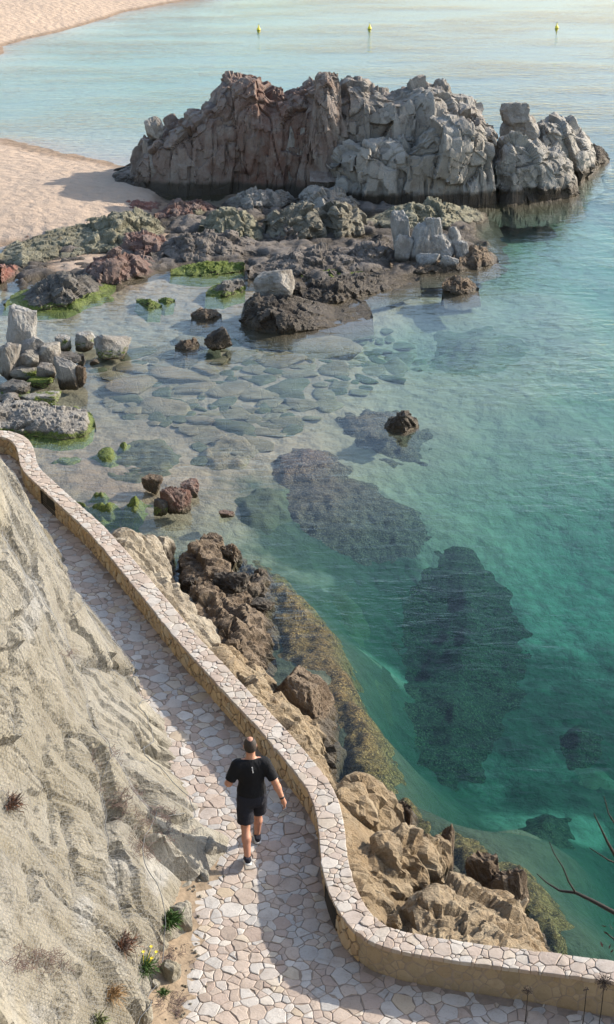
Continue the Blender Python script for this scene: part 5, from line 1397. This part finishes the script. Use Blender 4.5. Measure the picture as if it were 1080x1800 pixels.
# shorts
g = SDF((-.32, -.34, .44), (.34, .44, 1.08), .0085)
g.ell((0, .0, .97), (.187, .142, .13), .03); g.ell((0, -.05, .90), (.165, .10, .10), .03)
g.cut((0, 0, 1.0), (0, 0, 1))
for q in 'lr':
    d = J[q + 'kn'] - J[q + 'hip']; s2 = SDF((-.32, -.34, .44), (.34, .44, 1.08), .0085)
    s2.cone(J[q + 'hip'] + (0, 0, .02), J[q + 'kn'], .112, .115, .02); s2.cut(J[q + 'hip'] + d * .82, d); s2.cut((0, 0, 1.0), (0, 0, 1))
    hh = np.clip(.5 + .5 * (g.F - s2.F) / .02, 0, 1); g.F = g.F * (1 - hh) + s2.F * hh - .02 * hh * (1 - hh)
V, Q = g.mesh(); V = V + .005 * np.stack([fbm(V * 12, 2, 13), fbm(V * 12, 2, 14), V[:, 0] * 0], -1)
mk('shorts', place(V), Q, M['shorts'], per)
# hair with a thinning crown
g = SDF(HC - .16, HC + .17, .006)
g.ell(HC + (0, -.006, .006), (.085, .100, .120), .01); g.hole(HC + (0, .0, .115), (.042, .062, .05)); g.cut(HC + (0, .055, .03), (0, 1, -.35)); g.cut(HC + (0, -.05, -.075), (0, .25, -1)); g.cut(HC + (0, .03, -.02), (0, 1, -.6))
V, Q = g.mesh(); mk('hair', place(V), Q, M['hair'], per)
# shoes
for q, pit in (('l', R(-16)), ('r', R(12))):
    g = SDF((-.09, -.14, -.03), (.09, .26, .16), .006)
    g.cone((0, -.05, .055), (0, .05, .055), .042, .044, .02); g.cone((0, .05, .048), (.005, .17, .036), .046, .036, .02); g.cone((0, -.045, .08), (0, -.03, .105), .042, .045, .015)
    g.cut((0, 0, .022), (0, 0, -1)); g.cut((0, -.02, .112), (0, -.35, 1))
    V, Q = g.mesh()
    s_ = SDF((-.09, -.14, -.02), (.09, .26, .05), .006)
    s_.cone((0, -.06, .012), (0, .06, .012), .046, .048, .02); s_.cone((0, .06, .012), (.005, .175, .012), .050, .038, .02); s_.cut((0, 0, .026), (0, 0, 1)); s_.cut((0, 0, .0), (0, 0, -1))
    V2, Q2 = s_.mesh()
    cp_, sp_ = math.cos(pit), math.sin(pit)
    def rot(V): return np.stack([V[:, 0], V[:, 1] * cp_ - V[:, 2] * sp_, V[:, 1] * sp_ + V[:, 2] * cp_], -1)
    a_ = rot(V); b_ = rot(V2); zmin = b_[:, 2].min()
    sh_ = np.array([J[q + 'an'][0], J[q + 'an'][1] + .01, .003 - zmin])
    so = mk('shoe', place(a_ + sh_), Q, M['shoe'], per); mk('sole', place(b_ + sh_), Q2, M['sole'], so)
wb = MB(); d = (J['rwr'] - J['rel']) / np.linalg.norm(J['rwr'] - J['rel']); wb.tube([J['rwr'] - d * .02, J['rwr'] + d * .004], .036, 12); mk('wristband', place(np.concatenate(wb.v)), wb.f, M['band'], per)

# ================================================================== BUOYS
for k, (x, y, lab) in enumerate([(455, 53, 'yellow marker buoy, leftmost of the three'), (650, 51, 'yellow marker buoy, middle of the three'), (979, 50, 'yellow marker buoy, rightmost of the three')]):
    c = at(x, y, 0); r = empty('marker_buoy', c); tag(r, lab, 'buoy', 'yellow buoys in the bay')
    m = MB(); m.lathe([(.04, -.18), (.12, -.15), (.14, .0), (.14, .10), (.10, .17), (.05, .21), (.04, .30), (.045, .34), (.02, .37)], c, 16); m.build('float', M['buoy'], r, sm=True)
    m = MB(); m.lathe([(.145, -.02), (.148, .0), (.145, .02)], c, 16); m.build('band', M['buoyband'], r)
    m = MB(); a = np.linspace(0, 6.283, 13); m.tube(np.c_[c[0] + .05 * np.cos(a), c[1] + 0 * a, c[2] + .40 + .05 * np.sin(a)], .010, 5); m.build('lifting_ring', M['buoyband'], r)

# ================================================================== PLANTS ON THE CLIFF
rp = np.random.default_rng(21)
def blades(name, c, n, r, hgt, mat, parent, w=.006, up=1.0, droop=.3, out=(.7, -.1, .6)):
    V, Fc = [], []
    for k in range(n):
        d = rp.normal(0, 1, 3) * r / hgt * .9 + np.array(out) * up; d /= np.linalg.norm(d); l = hgt * rp.uniform(.55, 1.1)
        b0 = c + rp.normal(0, 1, 3) * r * np.array([.35, .35, .12]); sd = np.cross(d, rp.normal(0, 1, 3)); sd /= np.linalg.norm(sd)
        m_ = b0 + d * l * .55 + rp.normal(0, .01, 3); e_ = b0 + d * l - np.array([0, 0, droop * l * .4])
        i = len(V); V += [b0 - sd * w * .6, b0 + sd * w * .6, m_ + sd * w, m_ - sd * w, e_]; Fc += [(i, i + 1, i + 2, i + 3), (i + 3, i + 2, i + 4)]
    return mk(name, V, Fc, mat, parent, origin=c, sm=False)
def cp(px, py, off=.0):
    s_, h_ = cliff_from_px(px, py); return cliff_at(np.array(s_), np.array(h_), off)
def verge_pt(px, py):
    u, v, _ = project(vp); k = np.argmin((u - px) ** 2 + (v - py) ** 2); a = vp[k]
    c = cp(px, py)
    uc, vc, dc = project(c); ok = math.hypot(uc - px, vc - py) < 12
    return c if ok and dc < project(a)[2] + .02 else a
def plant(name, px, py, label, cat='plant'):
    c = verge_pt(px, py); r = empty(name, c); tag(r, label, cat); return r, np.array(c)
r, c = plant('green_shrub', 295, 1618, 'small bright green bush at the foot of the cliff'); blades('foliage', c + (0, 0, .02), 420, .11, .16, M['green'], r, .006, .6); blades('dry_stems', c, 40, .1, .14, M['rust'], r, .003)
r, c = plant('yellow_flower', 250, 1700, 'leafy plant with yellow flowers at the foot of the netting'); blades('foliage', c, 260, .15, .16, M['green'], r, .005, .5)
for k, (dx, dy, dz) in enumerate([(.02, 0, .2), (-.05, .02, .13), (.11, -.02, .13), (.1, .06, .22), (.16, .0, .20)]):
    m = MB(); q_ = c + (dx, dy, dz)
    for a in range(7):
        t_ = a * .9; m.add([q_, q_ + (.020 * math.cos(t_), .020 * math.sin(t_), .008), q_ + (.020 * math.cos(t_ + .7), .020 * math.sin(t_ + .7), .008)], [(0, 1, 2)])
    m.tube([c + (dx * .3, dy * .3, .0), q_], .002, 4); m.build('flower', M['petal'], r)
r, c = plant('grass_tuft', 190, 1752, 'straw-coloured dry grass tuft low on the cliff', 'grass'); blades('straw', c, 200, .10, .2, M['straw'], r, .003, 1.0, .7)
r, c = plant('dry_plant', 18, 1412, 'rust-coloured dry plant caught in the netting at the left edge'); blades('dry_leaves', c, 120, .12, .09, M['rust'], r, .005, .4); blades('dark_twigs', c, 160, .12, .16, M['debris'], r, .003)
r, c = plant('dry_plant', 215, 1660, 'brownish dry scrub at the cliff foot beside the yellow flowers'); blades('dry_twigs', c, 240, .16, .2, M['debris'], r, .003, .6); blades('dry_leaves', c, 120, .16, .16, M['rust'], r, .005, .5)
r, c = plant('green_shrub', 170, 1795, 'pale green weed at the bottom of the cliff'); blades('foliage', c, 180, .12, .14, M['palegreen'], r, .006, .5)
r, c = plant('green_shrub', 22, 862, 'tiny pale green weed high on the cliff edge at left'); blades('foliage', c, 90, .08, .10, M['palegreen'], r, .005, .5)
r, c = plant('green_shrub', 290, 1745, 'little dark green weed in the soil beside the paving'); blades('foliage', c, 120, .07, .08, M['green'], r, .005, .5)
# dry twigs lying on the ledges: nobody could count them
V, Fc = [], []
for (px, py, rx, ry, n) in [(200, 1325, 38, 18, 420), (275, 1440, 45, 40, 520), (215, 1400, 35, 20, 300), (270, 1395, 30, 15, 220), (250, 1490, 25, 15, 160), (125, 1150, 18, 8, 120), (60, 1690, 50, 20, 320), (290, 1690, 30, 20, 140), (300, 1770, 30, 20, 120)]:
    for k in range(n):
        p = verge_pt(px + rp.normal(0, rx * .55), py + rp.normal(0, ry * .55)) if k % 4 == 0 else p + np.append(rp.normal(0, .03, 2), 0)
        d = rp.normal(0, 1, 3) * (1, 1, .25); d *= rp.uniform(.025, .07) / np.linalg.norm(d); w = np.cross(d, (0, 0, 1.)); w *= .0028 / (np.linalg.norm(w) + 1e-9)
        q_ = p + (.012, 0, .012); i = len(V); V += [q_ - d - w, q_ - d + w, q_ + d + w, q_ + d - w]; Fc.append((i, i + 1, i + 2, i + 3))
o = mk('dry_twig_litter', V, Fc, M['debris'], sm=False); tag(o, 'brown dry twig litter gathered on the cliff ledges', 'twigs', kind='stuff')
# pebbles in the verge soil: too many to count
D_, F_ = ico(1); V, Fc = [], []; n_ = 0
for k in range(420):
    a = vp[rp.integers(0, len(vp))] + np.append(rp.normal(0, .05, 2), 0); u_, v_, _ = project(a)
    if v_ > 1830 or u_ > 395: continue
    r_ = rp.uniform(.006, .028); V.append(D_ * r_ * rp.uniform(.6, 1.2, 3) + a + (0, 0, r_ * .2)); Fc.append(F_ + n_); n_ += len(D_)
o = mk('verge_pebbles', np.concatenate(V), np.concatenate(Fc), M['cliff'], sm=False); tag(o, 'small tan pebbles strewn on the soil beside the paving', 'pebbles', kind='stuff')
# loose stones by the path
for k, (x0, x1, y0, y1, lab) in enumerate([(300, 340, 1590, 1648, 'pale angular stone beside the small green bush'), (280, 318, 1690, 1728, 'pale stone in the soil beside the yellow flowers'), (232, 272, 1760, 1806, 'tan stone at the bottom edge left of the paving'), (345, 372, 1530, 1552, 'small stone in the shadow at the cliff foot near the man'), (262, 284, 1722, 1742, 'small pale stone above the tan one at the paving edge'), (352, 384, 1478, 1506, 'chunky stone at the foot of the cliff nose')]):
    zb_ = verge_pt((x0 + x1) / 2, y1 - 4)[2]
    o = boulder('loose_stone', x0, x1, y0, y1, M['cliff'], 960 + k, float(zb_) - .03, .8, (.1, 0), .5 * k, None, 3, .3, 8, .85, .06); rock(o, lab, 'stone')

# ================================================================== PLANTS IN FRONT, ROOTED ON THE SLOPE BELOW THE CAMERA
def ray_pt(px, py, Y): return at_y(px, py, Y)
def seed_head(px, py, Y, size, lab, n=70):
    top = ray_pt(px, py, Y); root = np.array([top[0] - .12, Y - .05, slope_z(top[0], Y) - .1])
    r = empty('dried_seed_head', root); tag(r, lab, 'dried plant')
    m = MB(); t = np.linspace(0, 1, 9)[:, None]; m.tube(root + (top - root) * t + np.c_[.04 * np.sin(t * 3.1), 0 * t, 0 * t], np.linspace(.006, .004, 9), 5); m.build('stem', M['branch'], r)
    m = MB()
    for k in range(n):
        d = rp.normal(0, 1, 3); d /= np.linalg.norm(d); d[2] = d[2] * .6 + .15; e_ = top + d * size * rp.uniform(.6, 1.0)
        m.tube([top, e_], .0012, 3, False); m.lathe([(.001, -.004), (.005, 0), (.001, .004)], e_, 4)
    m.build('umbel', M['seed'], r)
seed_head(928, 1742, 10.2, .055, 'small dried seed head on a thin stem in front of the wall')
seed_head(1062, 1728, 9.6, .085, 'large dark dried seed head at the bottom right corner', 150)
seed_head(1031, 1740, 9.8, .028, 'tiny pale dried bud between the two seed heads', 26)
def branchy(name, pts, lab, subs, Y0):
    P_ = np.array([ray_pt(a, b, y) for a, b, y in pts]); root = np.array([P_[0][0] + .15, Y0, slope_z(P_[0][0], Y0) - .1])
    r = empty(name, root); tag(r, lab, 'branch')
    m = MB(); pp_ = np.concatenate([root[None], P_]); k = np.linspace(0, len(pp_) - 1, 40); q_ = np.stack([np.interp(k, range(len(pp_)), pp_[:, i]) for i in range(3)], -1)
    m.tube(q_, np.linspace(.024, .004, 40), 6); m.build('main_stem', M['branch'], r, sm=True)
    for s_ in subs:
        q_ = np.array([ray_pt(a, b, y) for a, b, y in s_]); m = MB(); m.tube(q_, np.linspace(.009, .003, len(q_)), 5); m.build('twig', M['branch'], r, sm=True)
    return r
branchy('bare_branch', [(1150, 1650, 9.0), (1080, 1604, 9.1), (1045, 1585, 9.15), (1012, 1569, 9.2), (985, 1566, 9.25), (962, 1552, 9.3), (944, 1536, 9.3)], 'bare forked branch reaching in from the right edge', [[(1012, 1569, 9.2), (1000, 1550, 9.2), (990, 1525, 9.2), (974, 1500, 9.2), (966, 1480, 9.2)]], 8.8)
branchy('bare_branch', [(1180, 1620, 9.0), (1120, 1560, 9.1), (1085, 1510, 9.2), (1068, 1480, 9.2), (1056, 1455, 9.2), (1044, 1430, 9.2)], 'upper bare twig at the right edge above the forked branch', [[(1085, 1518, 9.2), (1070, 1512, 9.2), (1036, 1490, 9.2)], [(1120, 1560, 9.1), (1085, 1455, 9.2), (1070, 1430, 9.2), (1062, 1400, 9.2)]], 8.7)
r = branchy('leafy_sprig', [(1170, 1720, 9.3), (1110, 1680, 9.4), (1085, 1655, 9.4), (1066, 1640, 9.4)], 'dark reddish leafy sprig at the right edge below the branch', [], 9.0)
for (x, y) in [(1066, 1640), (1075, 1630), (1082, 1650), (1058, 1660), (1072, 1664), (1084, 1622), (1062, 1628), (1076, 1672), (1088, 1690)]:
    c = ray_pt(x, y, 9.4); d = rp.normal(0, 1, 3); d /= np.linalg.norm(d); w = np.cross(d, rp.normal(0, 1, 3)); w /= np.linalg.norm(w)
    mk('leaf', [c - d * .028, c + w * .010, c + d * .028, c - w * .010], [(0, 1, 2, 3)], M['leafdry'], r, sm=False)
